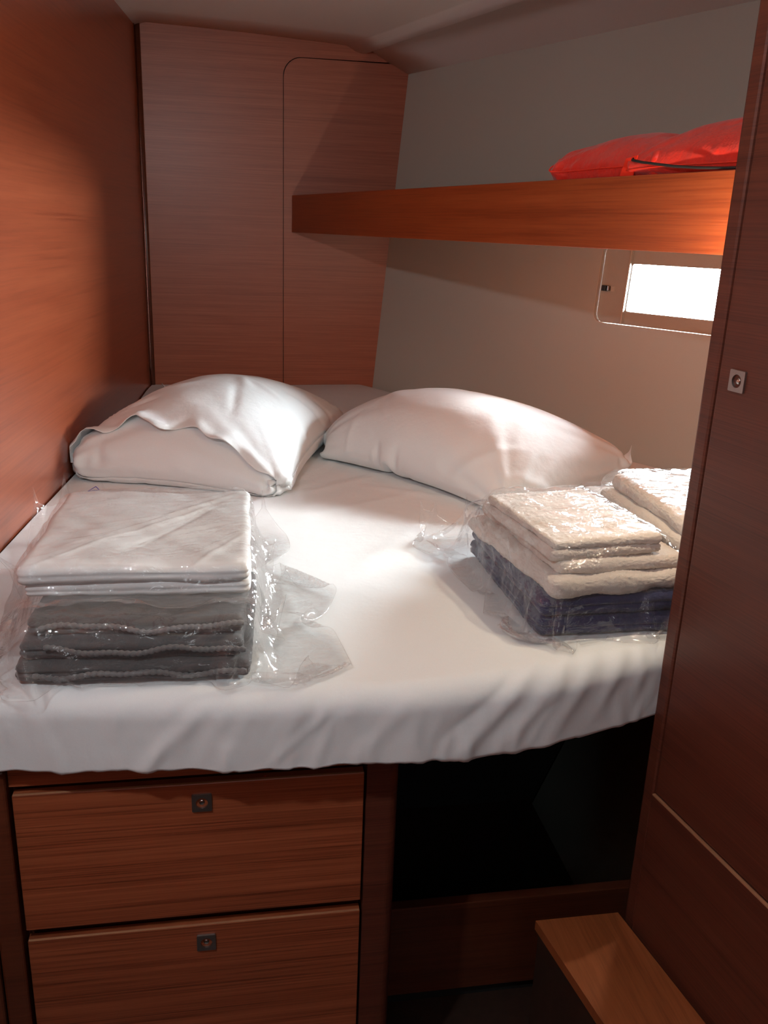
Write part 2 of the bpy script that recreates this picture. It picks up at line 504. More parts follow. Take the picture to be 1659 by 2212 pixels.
# back bulkhead with the locker door set flush in it
bm = bmesh.new()
dl, dt, dr_ = 0.188, 1.150, 0.062
arc = [(dl + dr_ - dr_ * math.cos(a), dt - dr_ + dr_ * math.sin(a)) for a in np.linspace(0, math.pi / 2, 10)]
prism(bm, [(-0.36, -0.95), (dl, -0.95)] + arc + [(0.90, dt + 0.004), (0.90, 1.5), (-0.36, 1.5)], 0.03, Matrix.Translation((0, YB, 0)))
wb = tag(obj('wall_back', bm, M['wood_back']), kind='structure')
bm = bmesh.new()
g_ = 0.0022
arc2 = [(dl + g_ + dr_ - dr_ * math.cos(a), dt - g_ - dr_ + dr_ * math.sin(a)) for a in np.linspace(0, math.pi / 2, 10)]
prism(bm, [(dl + g_, -0.95)] + arc2 + [(0.90, dt - g_), (0.90, -0.95)], 0.02, Matrix.Translation((0, YB, 0)))
obj('locker_door', bm, M['wood_back'], wb)
bm = bmesh.new(); box(bm, -0.9, 1.0, YB + 0.031, YB + 0.05, -0.95, 1.5)
obj('backing_board', bm, M['wood_dark'], wb)
# left partition
bm = bmesh.new()
A_ = Vector((lwx(-1.05), -1.05, 0)); B_ = Vector((lwx(YB + 0.02), YB + 0.02, 0))
Ll = (B_ - A_).length
box(bm, 0, Ll, 0, 0.04, -0.95, 1.6, mat=frame_mat(A_, lw_dir))
tag(obj('wall_left', bm, M['wood_left']), kind='structure')
# corner post between partition and bulkhead
bm = bmesh.new()
tube(bm, [(-0.288, YB - 0.006, -0.3), (-0.288, YB - 0.006, 1.26)], 0.009, 12)
tube(bm, [(-0.300, YB - 0.030, -0.3), (-0.300, YB - 0.030, 1.26)], 0.006, 10)
tag(obj('trim_1', bm, M['wood_dark'], smooth=True), kind='structure')

# hull lining with the window cut out; plate coordinates: u along HU, w along HW
HO = HP
def hp(u, w, d=0.0):
    return HO + HU * u + HW * w - HN * d
def huv(p):
    q = Vector(p) - HO
    return q.dot(HU), q.dot(HW)
hm = Matrix.Identity(4)
for i in range(3):
    hm[i][0] = HU[i]; hm[i][1] = HN[i]; hm[i][2] = HW[i]; hm[i][3] = HO[i]
wu0, ww0 = huv((1.050, 2.491, 0.372)); wu1 = huv((1.42, 1.86, 0.36))[0]
ww0 = huv((1.103, 2.404, 0.366))[1]; ww1 = huv((1.117, 2.408, 0.590))[1]
bm = bmesh.new()
holed(bm, [(-0.06, -1.1), (5.2, -1.1), (5.2, 1.4), (-0.06, 1.4)], rrect(wu0, wu1, ww0, ww1, 0.028), 0.035, hm)
tag(obj('wall_right', bm, M['hull']), kind='structure')
# window
win = thing('window_1', None, None, kind='structure')
ou0 = huv((1.103, 2.408, 0.405))[0]; ow0 = huv((1.103, 2.408, 0.405))[1]; ow1 = huv((1.111, 2.414, 0.536))[1]
ou1 = wu1 - 0.06
bm = bmesh.new()
holed(bm, rrect(wu0 + 0.001, wu1 - 0.001, ww0 + 0.001, ww1 - 0.001, 0.027), rrect(ou0, ou1, ow0, ow1, 0.006, 3), 0.012, hm @ Matrix.Translation((0, 0.015, 0)))
obj('window_frame', bm, M['frame'], win)
bm = bmesh.new()   # pale rim of the recess
holed(bm, rrect(wu0 - 0.0015, wu1 + 0.002, ww0 - 0.0015, ww1 + 0.002, 0.030), rrect(wu0 + 0.001, wu1 - 0.001, ww0 + 0.001, ww1 - 0.001, 0.027), 0.012, hm @ Matrix.Translation((0, -0.0004, 0)))
obj('window_rim', bm, M['frame_edge'], win)
bm = bmesh.new()   # vertical rib beside the opening
box(bm, ou0 - 0.007, ou0 - 0.002, 0.003, 0.0155, ww0 + 0.002, ww1 - 0.002, 0.001, 1, mat=hm)
obj('window_rib', bm, M['frame_edge'], win)
bm = bmesh.new()   # outer frame ring beyond the glass
holed(bm, rrect(ou0 - 0.03, ou1 + 0.03, ow0 - 0.03, ow1 + 0.03, 0.02), rrect(ou0 - 0.014, ou1 + 0.014, ow0 - 0.014, ow1 + 0.014, 0.008, 3), 0.02, hm @ Matrix.Translation((0, 0.036, 0)))
obj('outer_frame', bm, M['frame'], win)
bm = bmesh.new(); box(bm, ou0 - 0.01, ou1 + 0.01, 0.0275, 0.0325, ow0 - 0.01, ow1 + 0.01, mat=hm)
obj('window_pane', bm, M['pane'], win)
lu, lw_ = huv((1.066, 2.478, 0.464))
bm = bmesh.new(); box(bm, lu - 0.007, lu + 0.007, 0.002, 0.0165, lw_ - 0.008, lw_ + 0.008, 0.001, 1, mat=hm)
la = obj('window_latch', bm, M['black'], win)
bm = bmesh.new(); box(bm, lu + 0.008, lu + 0.016, 0.006, 0.0165, lw_ - 0.008, lw_ + 0.008, 0.002, 2, mat=hm)
tag(obj('latch_keeper', bm, M['chrome'], la), label='chrome latch keeper')
bm = bmesh.new(); box(bm, lu + 0.018, lu + 0.030, 0.012, 0.0162, lw_ - 0.0075, lw_ + 0.0075, 0.001, 1, mat=hm)
obj('latch_plate', bm, M['frame_edge'], la)

# ceiling liner: profile on the bulkhead, each line running its own way forward
prof = [  # x, z at the bulkhead, and dx/dy towards the camera
    (-0.42, 1.262, -0.086), (-0.305, 1.243, -0.086), (-0.296, 1.238, -0.086), (-0.280, 1.247, -0.086), (-0.262, 1.251, -0.086),
    (-0.10, 1.2475, 0.0), (0.10, 1.241, 0.10), (0.28, 1.232, 0.22), (0.405, 1.2255, 0.365), (0.420, 1.222, 0.365), (0.448, 1.207, 0.365),
    (0.461, 1.2035, 0.365), (0.473, 1.207, 0.365), (0.487, 1.2135, 0.365), (0.500, 1.211, 0.375), (0.560, 1.182, 0.49), (0.627, 1.151, 0.607), (0.70, 1.12, 0.72)]
v, f = [], []
NY = 24
for k in range(NY + 1):
    t = k / NY; y = YB + 0.01 - t * 4.4
    for (x, z, s) in prof:
        v.append((x + s * (YB - y), y, z + 0.041 * (YB - y) * (0.25 if x < 0.5 else 1.0)))
n_ = len(prof)
for k in range(NY):
    for i in range(n_ - 1):
        f.append((k * n_ + i, k * n_ + i + 1, (k + 1) * n_ + i + 1, (k + 1) * n_ + i))
ce = pyobj('ceiling', v, f, M['ceiling'])
ce['kind'] = 'structure'
so = ce.modifiers.new('solid', 'SOLIDIFY'); so.thickness = 0.03; so.offset = 1 if True else -1
# pale bead where the liner meets the hull and the bulkhead
bm = bmesh.new()
tube(bm, [(0.626 + 0.607 * t, YB - t, 1.1515 + 0.041 * t) for t in np.linspace(0, 3.8, 24)], 0.0035, 8)
tag(obj('trim_2', bm, M['bead'], smooth=True), kind='structure')
bm = bmesh.new()
tube(bm, [(x, YB - 0.003, z - 0.001) for x, z, s in prof[1:17]], 0.0028, 8)
tag(obj('trim_3', bm, M['bead'], smooth=True), kind='structure')
# unseen deck underside above the ceiling liner and the cabin end behind the photographer (keeps daylight out)
bm = bmesh.new(); box(bm, -0.9, 3.6, -1.12, -1.05, -0.95, 1.7)
tag(obj('wall_front', bm, M['wood']), kind='structure')
bm = bmesh.new(); box(bm, -0.9, 3.9, -1.1, 3.36, 1.50, 1.54)
tag(obj('deck_underside', bm, M['ceiling']), kind='structure')

# ------------------------------------------------------------------ push latch used on drawers and wardrobe
def push_latch(parent, origin, xdir, size=0.0285, turn=0.0):
    """square plate with a sunk round button; origin at plate centre on the face, outward = -local y"""
    fm = frame_mat(origin, xdir)
    h = size / 2
    bm = bmesh.new()
    ring = [(0.0088 * math.cos(a), 0.0088 * math.sin(a)) for a in np.linspace(0, 2 * math.pi, 29)[:-1]]
    holed(bm, rrect(-h, h, -h, h, 0.0012, 2), ring, 0.0032, fm @ Matrix.Translation((0, -0.0032, 0)))
    pl = obj('latch_plate', bm, M['satin'], parent)
    bm = bmesh.new()
    lathe(bm, [(0.0088, -0.006), (0.0088, -0.0005), (0.0083, -0.0028), (0.0055, -0.0048), (0.0045, -0.005), (0.0045, 0.0002), (0.0035, 0.0012), (0.0015, 0.0016)], 28, fm)
    obj('latch_button', bm, M['chrome'], pl, smooth=True)
    return pl

# ------------------------------------------------------------------ drawer cabinet under the berth
YD = 1.110
cab = thing('drawer_cabinet', 'reddish wooden drawer cabinet under the front edge of the white bed', 'cabinet')
bm = bmesh.new()
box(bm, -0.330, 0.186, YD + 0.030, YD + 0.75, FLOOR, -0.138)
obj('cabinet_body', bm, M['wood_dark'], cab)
bm = bmesh.new(); box(bm, -0.318, 0.184, YD + 0.003, YD + 0.020, -0.159, -0.119, 0.001, 1)
obj('top_rail', bm, M['wood'], cab)
for z0, z1 in ((-0.405, -0.1715), (-0.690, -0.4255)):
    bm = bmesh.new(); box(bm, -0.3145, 0.1845, YD, YD + 0.0175, z0, z1, 0.0012, 2)
    dr = obj('drawer_front', bm, M['wood'], cab)
    bm = bmesh.new(); box(bm, -0.3135, 0.1835, YD + 0.0002, YD + 0.004, z1 - 0.0001, z1 + 0.0007)
    obj('drawer_edge', bm, M['wood_edge'], dr)
    push_latch(dr, (-0.0545, YD, z1 - 0.0315), (1, 0, 0))
bm = bmesh.new(); box(bm, -0.330, 0.186, YD + 0.005, YD + 0.0178, FLOOR, -0.700, 0.001, 1)
obj('plinth_board', bm, M['wood'], cab)
bm = bmesh.new()   # rounded corner post on the right
pr = [(0.188, 0)] + [(0.222 + 0.016 * math.sin(a), 0.016 - 0.016 * math.cos(a)) for a in np.linspace(0, math.pi / 2, 8)] + [(0.238, 0.06), (0.188, 0.06)]
vs = [bm.verts.new((x, YD - 0.004 + y, FLOOR)) for x, y in pr]
fc = bm.faces.new(vs); r_ = bmesh.ops.extrude_face_region(bm, geom=[fc])
for e in r_['geom']:
    if isinstance(e, bmesh.types.BMVert): e.co.z = -0.121
bmesh.ops.recalc_face_normals(bm, faces=bm.faces[:])
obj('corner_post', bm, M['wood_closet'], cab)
bm = bmesh.new(); box(bm, -0.352, -0.319, YD - 0.010, YD + 0.03, FLOOR, -0.125, 0.004, 2)
box(bm, -0.420, -0.356, YD - 0.004, YD + 0.03, FLOOR, -0.125, 0.004, 2)
box(bm, -0.487, -0.424, YD - 0.012, YD + 0.03, FLOOR, -0.125, 0.004, 2)
obj('side_stile', bm, M['wood_dark'], cab)
base_at(cab, (-0.07, YD + 0.1, FLOOR))

# ------------------------------------------------------------------ berth board, dark locker space and step below the bed
def front_y(x):
    """front edge of the mattress top"""
    return float(np.interp(x, [-0.60, -0.45, -0.30, 0.0, 0.24, 0.45, 0.62, 0.75, 1.2, 1.9], [1.105, 1.10, 1.085, 1.048, 1.040, 1.066, 1.118, 1.165, 1.245, 1.34]))
bm = bmesh.new()
outl = [(x, front_y(x) + 0.098) for x in np.linspace(-0.46, 1.6, 30)]
outl += [(hx(1.6, -0.13) - 0.02, 1.6), (hx(YB, -0.13) - 0.03, YB - 0.01), (lwx(YB) + 0.02, YB - 0.01)]
vs = [bm.verts.new((x, y, -0.118)) for x, y in outl]
fc = bm.faces.new(vs); r_ = bmesh.ops.extrude_face_region(bm, geom=[fc])
for e in r_['geom']:
    if isinstance(e, bmesh.types.BMVert): e.co.z -= 0.016
bmesh.ops.recalc_face_normals(bm, faces=bm.faces[:])
for v_ in bm.verts:
    if v_.co.z > -0.12: v_.co.z = -0.1205
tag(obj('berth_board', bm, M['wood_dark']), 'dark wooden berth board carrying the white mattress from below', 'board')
stp = thing('riser', 'low wooden riser board in the shadow under the bed right of the drawers', 'board')
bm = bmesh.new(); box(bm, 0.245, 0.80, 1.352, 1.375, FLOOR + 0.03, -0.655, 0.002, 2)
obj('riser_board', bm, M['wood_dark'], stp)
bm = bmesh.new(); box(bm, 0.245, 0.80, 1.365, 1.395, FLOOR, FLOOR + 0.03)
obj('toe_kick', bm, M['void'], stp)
base_at(stp, (0.43, 1.55, FLOOR))
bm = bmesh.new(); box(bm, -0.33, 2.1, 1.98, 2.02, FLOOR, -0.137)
tag(obj('wall_locker', bm, M['void']), kind='structure')  # black stands for the unlit space under the bed

bm = bmesh.new()
vv = [bm.verts.new(p) for p in [(0.80, 1.20, FLOOR), (0.80, 1.96, FLOOR), (1.10, 1.96, -0.14), (1.10, 1.20, -0.14)]]
fc = bm.faces.new(vv); r_ = bmesh.ops.extrude_face_region(bm, geom=[fc])
for e in r_['geom']:
    if isinstance(e, bmesh.types.BMVert): e.co.x += 0.02
bmesh.ops.recalc_face_normals(bm, faces=bm.faces[:])
tag(obj('wall_bilge', bm, plain('grey_bilge_paint', (0.22, 0.25, 0.22), 0.6)), kind='structure')

# ------------------------------------------------------------------ wardrobe on the right
cdir = Vector((-0.162, 0.987, 0)).normalized()
CE = Vector((0.6475, 1.128, 0))                     # far front corner
CM = frame_mat(CE, -cdir)                           # local x towards the camera, y into the wardrobe?, z up
if (CM.to_3x3() @ Vector((0, 1, 0))).x < 0:
    CM = CM @ Matrix.Scale(-1, 4, (0, 1, 0))
def cbox(bm, u0, u1, d0, d1, z0, z1, bev=0.0):
    box(bm, u0, u1, d0, d1, z0, z1, bev, 2, mat=CM)
    bmesh.ops.recalc_face_normals(bm, faces=bm.faces[:])
wr = thing('wardrobe', 'dark reddish wooden wardrobe along the right side with a square metal latch', 'wardrobe')
bm = bmesh.new(); cbox(bm, 0.002, 2.1, 0.018, 0.6, FLOOR, 1.18)
obj('wardrobe_body', bm, M['wood_dark'], wr)
bm = bmesh.new(); cbox(bm, 0.0, 0.028, 0.0, 0.03, FLOOR, 1.18, 0.005)
obj('side_stile', bm, M['wood_closet'], wr)
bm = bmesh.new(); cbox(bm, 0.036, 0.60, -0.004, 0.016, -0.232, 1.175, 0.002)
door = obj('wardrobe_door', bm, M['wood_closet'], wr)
bm = bmesh.new(); cbox(bm, 0.032, 1.9, -0.006, 0.016, -0.51, -0.238, 0.0015)
obj('lower_panel', bm, M['wood_closet'], wr)
bm = bmesh.new(); cbox(bm, 0.033, 1.9, -0.0062, -0.001, -0.2385, -0.2365)
obj('panel_lit_edge', bm, M['wood_edge'], wr)  # pale strip: light caught by the panel top, put into the colour
lc = CE + (-cdir) * 0.0745 + Vector((0, 0, 0.428)) + (CM.to_3x3() @ Vector((0, -0.004, 0)))
push_latch(door, lc, (cdir.x * -1, cdir.y * -1, 0) if (frame_mat(lc, -cdir).to_3x3() @ Vector((0, 1, 0))).x > 0 else (cdir.x, cdir.y, 0))
base_at(wr, (0.9, 0.5, FLOOR))
# bench board at the foot of the wardrobe
bn = thing('bench', 'narrow low wooden bench board at the foot of the wardrobe, bottom right', 'bench')
bm = bmesh.new()
vs_ = [(0.487, 1.125), (0.520, 0.92), (0.76, -0.6), (0.915, -0.6), (0.673, 0.885), (0.634, 1.125)]
vv = [bm.verts.new((x, y, -0.495)) for x, y in vs_]
fc = bm.faces.new(vv); r_ = bmesh.ops.extrude_face_region(bm, geom=[fc])
for e in r_['geom']:
    if isinstance(e, bmesh.types.BMVert): e.co.z -= 0.018
bmesh.ops.recalc_face_normals(bm, faces=bm.faces[:])
obj('bench_top', bm, M['wood_floor'], bn)
bm = bmesh.new()
vv = [bm.verts.new((x, y, -0.513)) for x, y in [(0.492, 1.12), (0.525, 0.92), (0.765, -0.6), (0.91, -0.6), (0.668, 0.885), (0.63, 1.12)]]
fc = bm.faces.new(vv); r_ = bmesh.ops.extrude_face_region(bm, geom=[fc])
for e in r_['geom']:
    if isinstance(e, bmesh.types.BMVert): e.co.z = FLOOR
bmesh.ops.recalc_face_normals(bm, faces=bm.faces[:])
obj('bench_side', bm, M['floor'], bn)  # darker than the bench top: its shade is in the colour
base_at(bn, (0.58, 0.9, FLOOR))

# ------------------------------------------------------------------ shelf along the hull
S0 = Vector((0.219, 3.306, 0)); sd = Vector((0.261, -0.965, 0)).normalized(); sn = Vector((0.965, 0.261, 0)).normalized()
shl = thing('wall_shelf', 'long tapering wooden shelf along the hull above the pillows', 'shelf')
bm = bmesh.new(); box(bm, 0.001, 2.225, 0, 0.016, 0.582, 0.707, 0.0012, 2, mat=frame_mat(S0, sd))
fas = obj('shelf_fascia', bm, M['wood_shelf'], shl)
bm = bmesh.new()
pts = [(S0 + sd * 0.004 + sn * 0.016), (S0 + sd * 2.215 + sn * 0.016)]
pts = [(p.x, p.y) for p in pts] + [(hx(1.36, 0.66) - 0.01, 1.36), (hx(YB, 0.66) - 0.006, YB - 0.004)]
vv = [bm.verts.new((x, y, 0.686)) for x, y in pts]
fc = bm.faces.new(vv); r_ = bmesh.ops.extrude_face_region(bm, geom=[fc])
for e in r_['geom']:
    if isinstance(e, bmesh.types.BMVert): e.co.z = 0.668
bmesh.ops.recalc_face_normals(bm, faces=bm.faces[:])
obj('shelf_board', bm, M['wood_shelf'], shl)
base_at(shl, (0.8, 2.2, 0.582))

# ------------------------------------------------------------------ reading lamp tucked behind the wardrobe edge
LP = Vector((0.712, 1.195, 0.530))
rl = thing('reading_lamp', 'small brass reading lamp glowing behind the wardrobe edge beside the window', 'lamp')
bm = bmesh.new(); lathe(bm, [(0.020, 0.0), (0.020, 0.006), (0.012, 0.010)], 24, Matrix.Translation((0.735, 1.1455, 0.545)) @ Matrix.Rotation(math.pi, 4, 'Z'))
obj('lamp_base', bm, M['brass'], rl, smooth=False)
bm = bmesh.new(); tube(bm, [(0.735, 1.150, 0.545), (0.738, 1.175, 0.545), (0.736, 1.195, 0.542)], 0.004, 10)
obj('lamp_arm', bm, M['brass'], rl, smooth=True)
bm = bmesh.new()   # open brass cup
n = 28; rings = []
for rad, hx_ in [(0.007, 0.024), (0.013, 0.020), (0.0165, 0.006), (0.0175, -0.004), (0.0160, -0.003), (0.0150, 0.005), (0.011, 0.016)]:
    rings.append([bm.verts.new((LP.x + 0.003 + hx_, LP.y + rad * math.cos(2 * math.pi * k / n), LP.z + rad * math.sin(2 * math.pi * k / n))) for k in range(n)])
for i in range(len(rings) - 1):
    for k in range(n): bm.faces.new((rings[i][k], rings[i][(k + 1) % n], rings[i + 1][(k + 1) % n], rings[i + 1][k]))
bm.faces.new(rings[0]); bmesh.ops.recalc_face_normals(bm, faces=bm.faces[:])
obj('lamp_shade', bm, M['brass'], rl, smooth=True)
bm = bmesh.new(); bmesh.ops.create_uvsphere(bm, u_segments=16, v_segments=10, radius=0.0065, matrix=Matrix.Translation((LP.x - 0.021, LP.y - 0.012, LP.z + 0.008)))
tube(bm, [(LP.x - 0.021, LP.y - 0.012, LP.z + 0.008), (LP.x + 0.004, LP.y - 0.016, LP.z + 0.004)], 0.0022, 8)
obj('lamp_knob', bm, M['brass'], rl, smooth=True)
bm = bmesh.new(); bmesh.ops.create_uvsphere(bm, u_segments=16, v_segments=10, radius=0.0075, matrix=Matrix.Translation((LP.x - 0.003, LP.y, LP.z)))
obj('lamp_bulb', bm, M['bulb'], rl, smooth=True)
base_at(rl, (0.735, 1.142, 0.525))
light('reading_lamp_beam', 'SPOT', (LP.x - 0.018, LP.y, LP.z), (-0.50, 1.15, 0.75), 10.5, (1.0, 0.80, 0.58), shadow_soft_size=0.006, spot_size=math.radians(130), spot_blend=1.0)
ll = light('reading_lamp_light', 'POINT', (LP.x - 0.016, LP.y, LP.z), (0, 0, 0), 5.5, (1.0, 0.84, 0.62), shadow_soft_size=0.006)

# added body for the unseen fill lamp behind the photographer
cl = thing('fill_lamp', 'added round fill lamp, unseen behind the camera', 'lamp')
bm = bmesh.new(); bmesh.ops.create_cone(bm, cap_ends=True, segments=32, radius1=0.045, radius2=0.05, depth=0.10, matrix=Matrix.Translation((-0.42, 0.34, 1.175)))
obj('lamp_housing', bm, M['satin'], cl)
bm = bmesh.new(); bmesh.ops.create_uvsphere(bm, u_segments=24, v_segments=14, radius=0.012, matrix=Matrix.Translation((-0.42, 0.34, 1.04)))
obj('lamp_bulb', bm, M['lens'], cl, smooth=True)
base_at(cl, (-0.42, 0.34, 1.25))

# ------------------------------------------------------------------ mattress with its fitted sheet
def wavesum(P, seed, n, kmin, kmax, aniso=(1, 1, 1)):
    r = np.random.default_rng(seed)
    out = np.zeros(len(P))
    for _ in range(n):
        d = r.normal(size=3) * np.array(aniso); d /= np.linalg.norm(d)
        k = r.uniform(kmin, kmax)
        out += np.sin(P @ d * k + r.uniform(0, 6.28)) / n ** 0.5
    return out
def seg_ridge(px, py, a, b_, w, sharp=1.0):
    """gaussian ridge along a segment"""
    a = np.array(a); b_ = np.array(b_); d = b_ - a; L2 = (d * d).sum()
    t = np.clip(((px - a[0]) * d[0] + (py - a[1]) * d[1]) / L2, 0, 1)
    dx = px - (a[0] + t * d[0]); dy = py - (a[1] + t * d[1])
    return np.exp(-(dx * dx + dy * dy) / (w * w)) * np.sin(np.pi * np.clip(t * 0.9 + 0.05, 0, 1)) ** 0.6
NXm, NJ, NS = 300, 170, 46
r0 = 0.036; Hs = 0.112
us = np.linspace(0, 1, NXm)
vts = []
arcL = r0 * math.pi / 2
sk_len = arcL + (Hs - r0) + 0.02
for i, u in enumerate(us):
    xf = -0.462 + u * (1.55 + 0.462)
    yf = front_y(xf)
    yb = YB - 0.004
    xb0, xb1 = lwx(yb) + 0.004, hx(yb, 0.0) - 0.004
    for j in range(NJ):
        t = j / (NJ - 1); y = yb + (yf + r0 - yb) * t ** 0.92
        x0 = lwx(y) + 0.004; x1 = min(hx(y, 0) - 0.004, 1.55 + 0 * y) if y < 1.75 else hx(y, 0) - 0.004
        x1 = min(x1, 1.56 if y < 1.7 else 9)
        x = x0 + u * (x1 - x0)
        vts.append((x, y, 0.0, 0.0))
    # over the rounded edge and down
    dydx = (front_y(xf + 0.01) - front_y(xf - 0.01)) / 0.02
    nx_, ny_ = dydx, -1.0; ln = math.hypot(nx_, ny_); nx_ /= ln; ny_ /= ln
    for j in range(1, NS + 1):
        s = sk_len * j / NS
        if s < arcL:
            a = s / r0; o_, z = r0 * math.sin(a), -(r0 - r0 * math.cos(a))
        elif s < arcL + Hs - r0:
            o_, z = r0, -r0 - (s - arcL)
        else:
            q = (s - arcL - (Hs - r0)) / 0.02
            o_, z = r0 - 0.018 * q, -Hs - 0.002 * q
        vts.append((xf + nx_ * (o_ - 0) , yf + r0 + ny_ * o_, z, s))
V = np.array(vts)
S_ = V[:, 3]; P = V[:, :3].copy()
NN = NJ + NS
yfr = np.interp(P[:, 0], [-0.60, -0.45, -0.30, 0.0, 0.24, 0.45, 0.62, 0.75, 1.2, 1.9], [1.105, 1.10, 1.085, 1.048, 1.040, 1.066, 1.118, 1.165, 1.245, 1.34])
near = np.exp(-np.clip(P[:, 1] - yfr - 0.03, 0, 9) / 0.10)
# unrolled coordinates for wrinkles: x, and distance d past the front edge (negative on top)
dd = np.where(S_ > 0, S_, -(P[:, 1] - yfr - r0))
h = np.zeros(len(P))
h += 0.0012 * wavesum(P, 3, 10, 8, 26) * (0.5 + near)
# gathered folds that slant down the skirt
rr = np.random.default_rng(11)
for k in range(64):
    x0 = rr.uniform(-0.46, 1.2); ln_ = rr.uniform(0.04, 0.13); sl = rr.uniform(0.1, 1.1) if x0 > -0.1 else rr.uniform(-0.5, 0.4)
    d0 = rr.uniform(-0.01, 0.08)
    h += (0.5 if x0 > 0.3 else 1.0) * rr.uniform(0.0010, 0.0030) * seg_ridge(P[:, 0], dd, (x0, d0), (x0 - sl * ln_, d0 + ln_), rr.uniform(0.005, 0.011))
for k in range(26):   # puckers close to the hem
    x0 = rr.uniform(-0.46, 0.9)
    h += rr.uniform(0.001, 0.003) * seg_ridge(P[:, 0], dd, (x0, 0.09), (x0 + rr.uniform(-0.02, 0.02), 0.155), rr.uniform(0.005, 0.010))
for a, b_, w, amp in [((0.46, -0.03), (0.30, 0.135), 0.010, 0.009), ((0.50, -0.02), (0.38, 0.12), 0.013, 0.010), ((0.545, -0.02), (0.45, 0.12), 0.012, 0.008),
                      ((0.43, -0.01), (0.28, 0.10), 0.007, -0.005), ((0.585, -0.01), (0.53, 0.10), 0.010, 0.007), ((0.62, -0.02), (0.60, 0.09), 0.008, 0.006),
                      ((0.40, -0.10), (0.44, 0.02), 0.012, 0.004), ((0.02, -0.04), (-0.06, 0.14), 0.009, 0.004), ((0.06, -0.05), (-0.02, 0.13), 0.010, 0.0045),
                      ((0.12, -0.04), (0.02, 0.13), 0.010, 0.004), ((-0.40, -0.02), (-0.36, 0.12), 0.012, 0.006), ((-0.44, 0.0), (-0.42, 0.13), 0.009, 0.005),
                      ((0.10, -0.14), (0.04, -0.01), 0.010, 0.0025), ((0.18, -0.12), (0.12, -0.01), 0.010, 0.0022), ((0.26, -0.14), (0.24, -0.02), 0.010, 0.002),
                      ((0.40, -0.12), (0.36, -0.01), 0.012, 0.003)]:
    h += amp * 0.45 * seg_ridge(P[:, 0], dd, a, b_, w * 1.15)
# long soft creases on the top
for a, b_, w, amp in [((0.10, 1.95), (0.52, 2.25), 0.018, 0.004), ((0.05, 1.75), (0.50, 2.02), 0.014, 0.0030), ((0.02, 1.9), (0.30, 2.2), 0.010, 0.0025),
                      ((0.30, 2.05), (0.56, 1.90), 0.015, 0.003), ((0.22, 1.5), (0.40, 1.75), 0.02, 0.0022), ((0.06, 1.55), (0.11, 1.2), 0.008, 0.0018),
                      ((0.16, 2.1), (0.36, 2.45), 0.015, 0.003)]:
    h += np.where(S_ > 0, 0, 1) * amp * seg_ridge(P[:, 0], P[:, 1], a, b_, w)
G = P.reshape(NXm, NN, 3)
T1 = np.gradient(G, axis=0); T2 = np.gradient(G, axis=1)
Nn = np.cross(T1, T2); Nn /= np.linalg.norm(Nn, axis=2, keepdims=True) + 1e-12
if Nn[150, 20, 2] < 0: Nn = -Nn
G2 = G + Nn * h.reshape(NXm, NN, 1)
# raised far corner of the mattress against the hull, wavy hem
up = np.clip((G[:, :, 1] - 2.75) / 0.5, 0, 1); up = up * up * (3 - 2 * up)
rx = np.clip((G[:, :, 0] - 0.10) / 0.35, 0, 1)
G2[:, :, 2] += 0.036 * up * (0.85 + 0.15 * rx)
cn_ = np.hypot(np.clip(G[:, :, 0] - (np.array([hx(q, 0) for q in G[:, :, 1].ravel()]).reshape(G.shape[:2]) - 0.06), 0, 1), np.clip(G[:, :, 1] - 3.10, 0, 1) * 0.0)
G2[:, :, 2] -= 6.0 * cn_ ** 2
hem = np.clip((S_.reshape(NXm, NN) - 0.10) / 0.05, 0, 1)
wv = 0.5 * (0.006 * np.sin(G[:, :, 0] * 21 + 0.6) + 0.004 * np.sin(G[:, :, 0] * 57 + 2) + 0.003 * np.sin(G[:, :, 0] * 131))
G2[:, :, 2] -= hem * (wv * (G[:, :, 0] < 0.5) - 0.0) - hem * np.interp(G[:, :, 0], [-0.5, -0.42, -0.3, 0.2, 0.45, 0.66, 1.0], [-0.014, -0.010, -0.004, 0.0, -0.004, 0.0, 0.0])
I = np.arange(NXm * NN).reshape(NXm, NN)
q = np.stack([I[:-1, :-1], I[1:, :-1], I[1:, 1:], I[:-1, 1:]], 2).reshape(-1, 4)
mt = pyobj('mattress', G2.reshape(-1, 3), q[:, ::-1] if True else q, M['sheet'])
tag(mt, 'big wedge-shaped mattress under a white fitted sheet filling the berth', 'mattress')

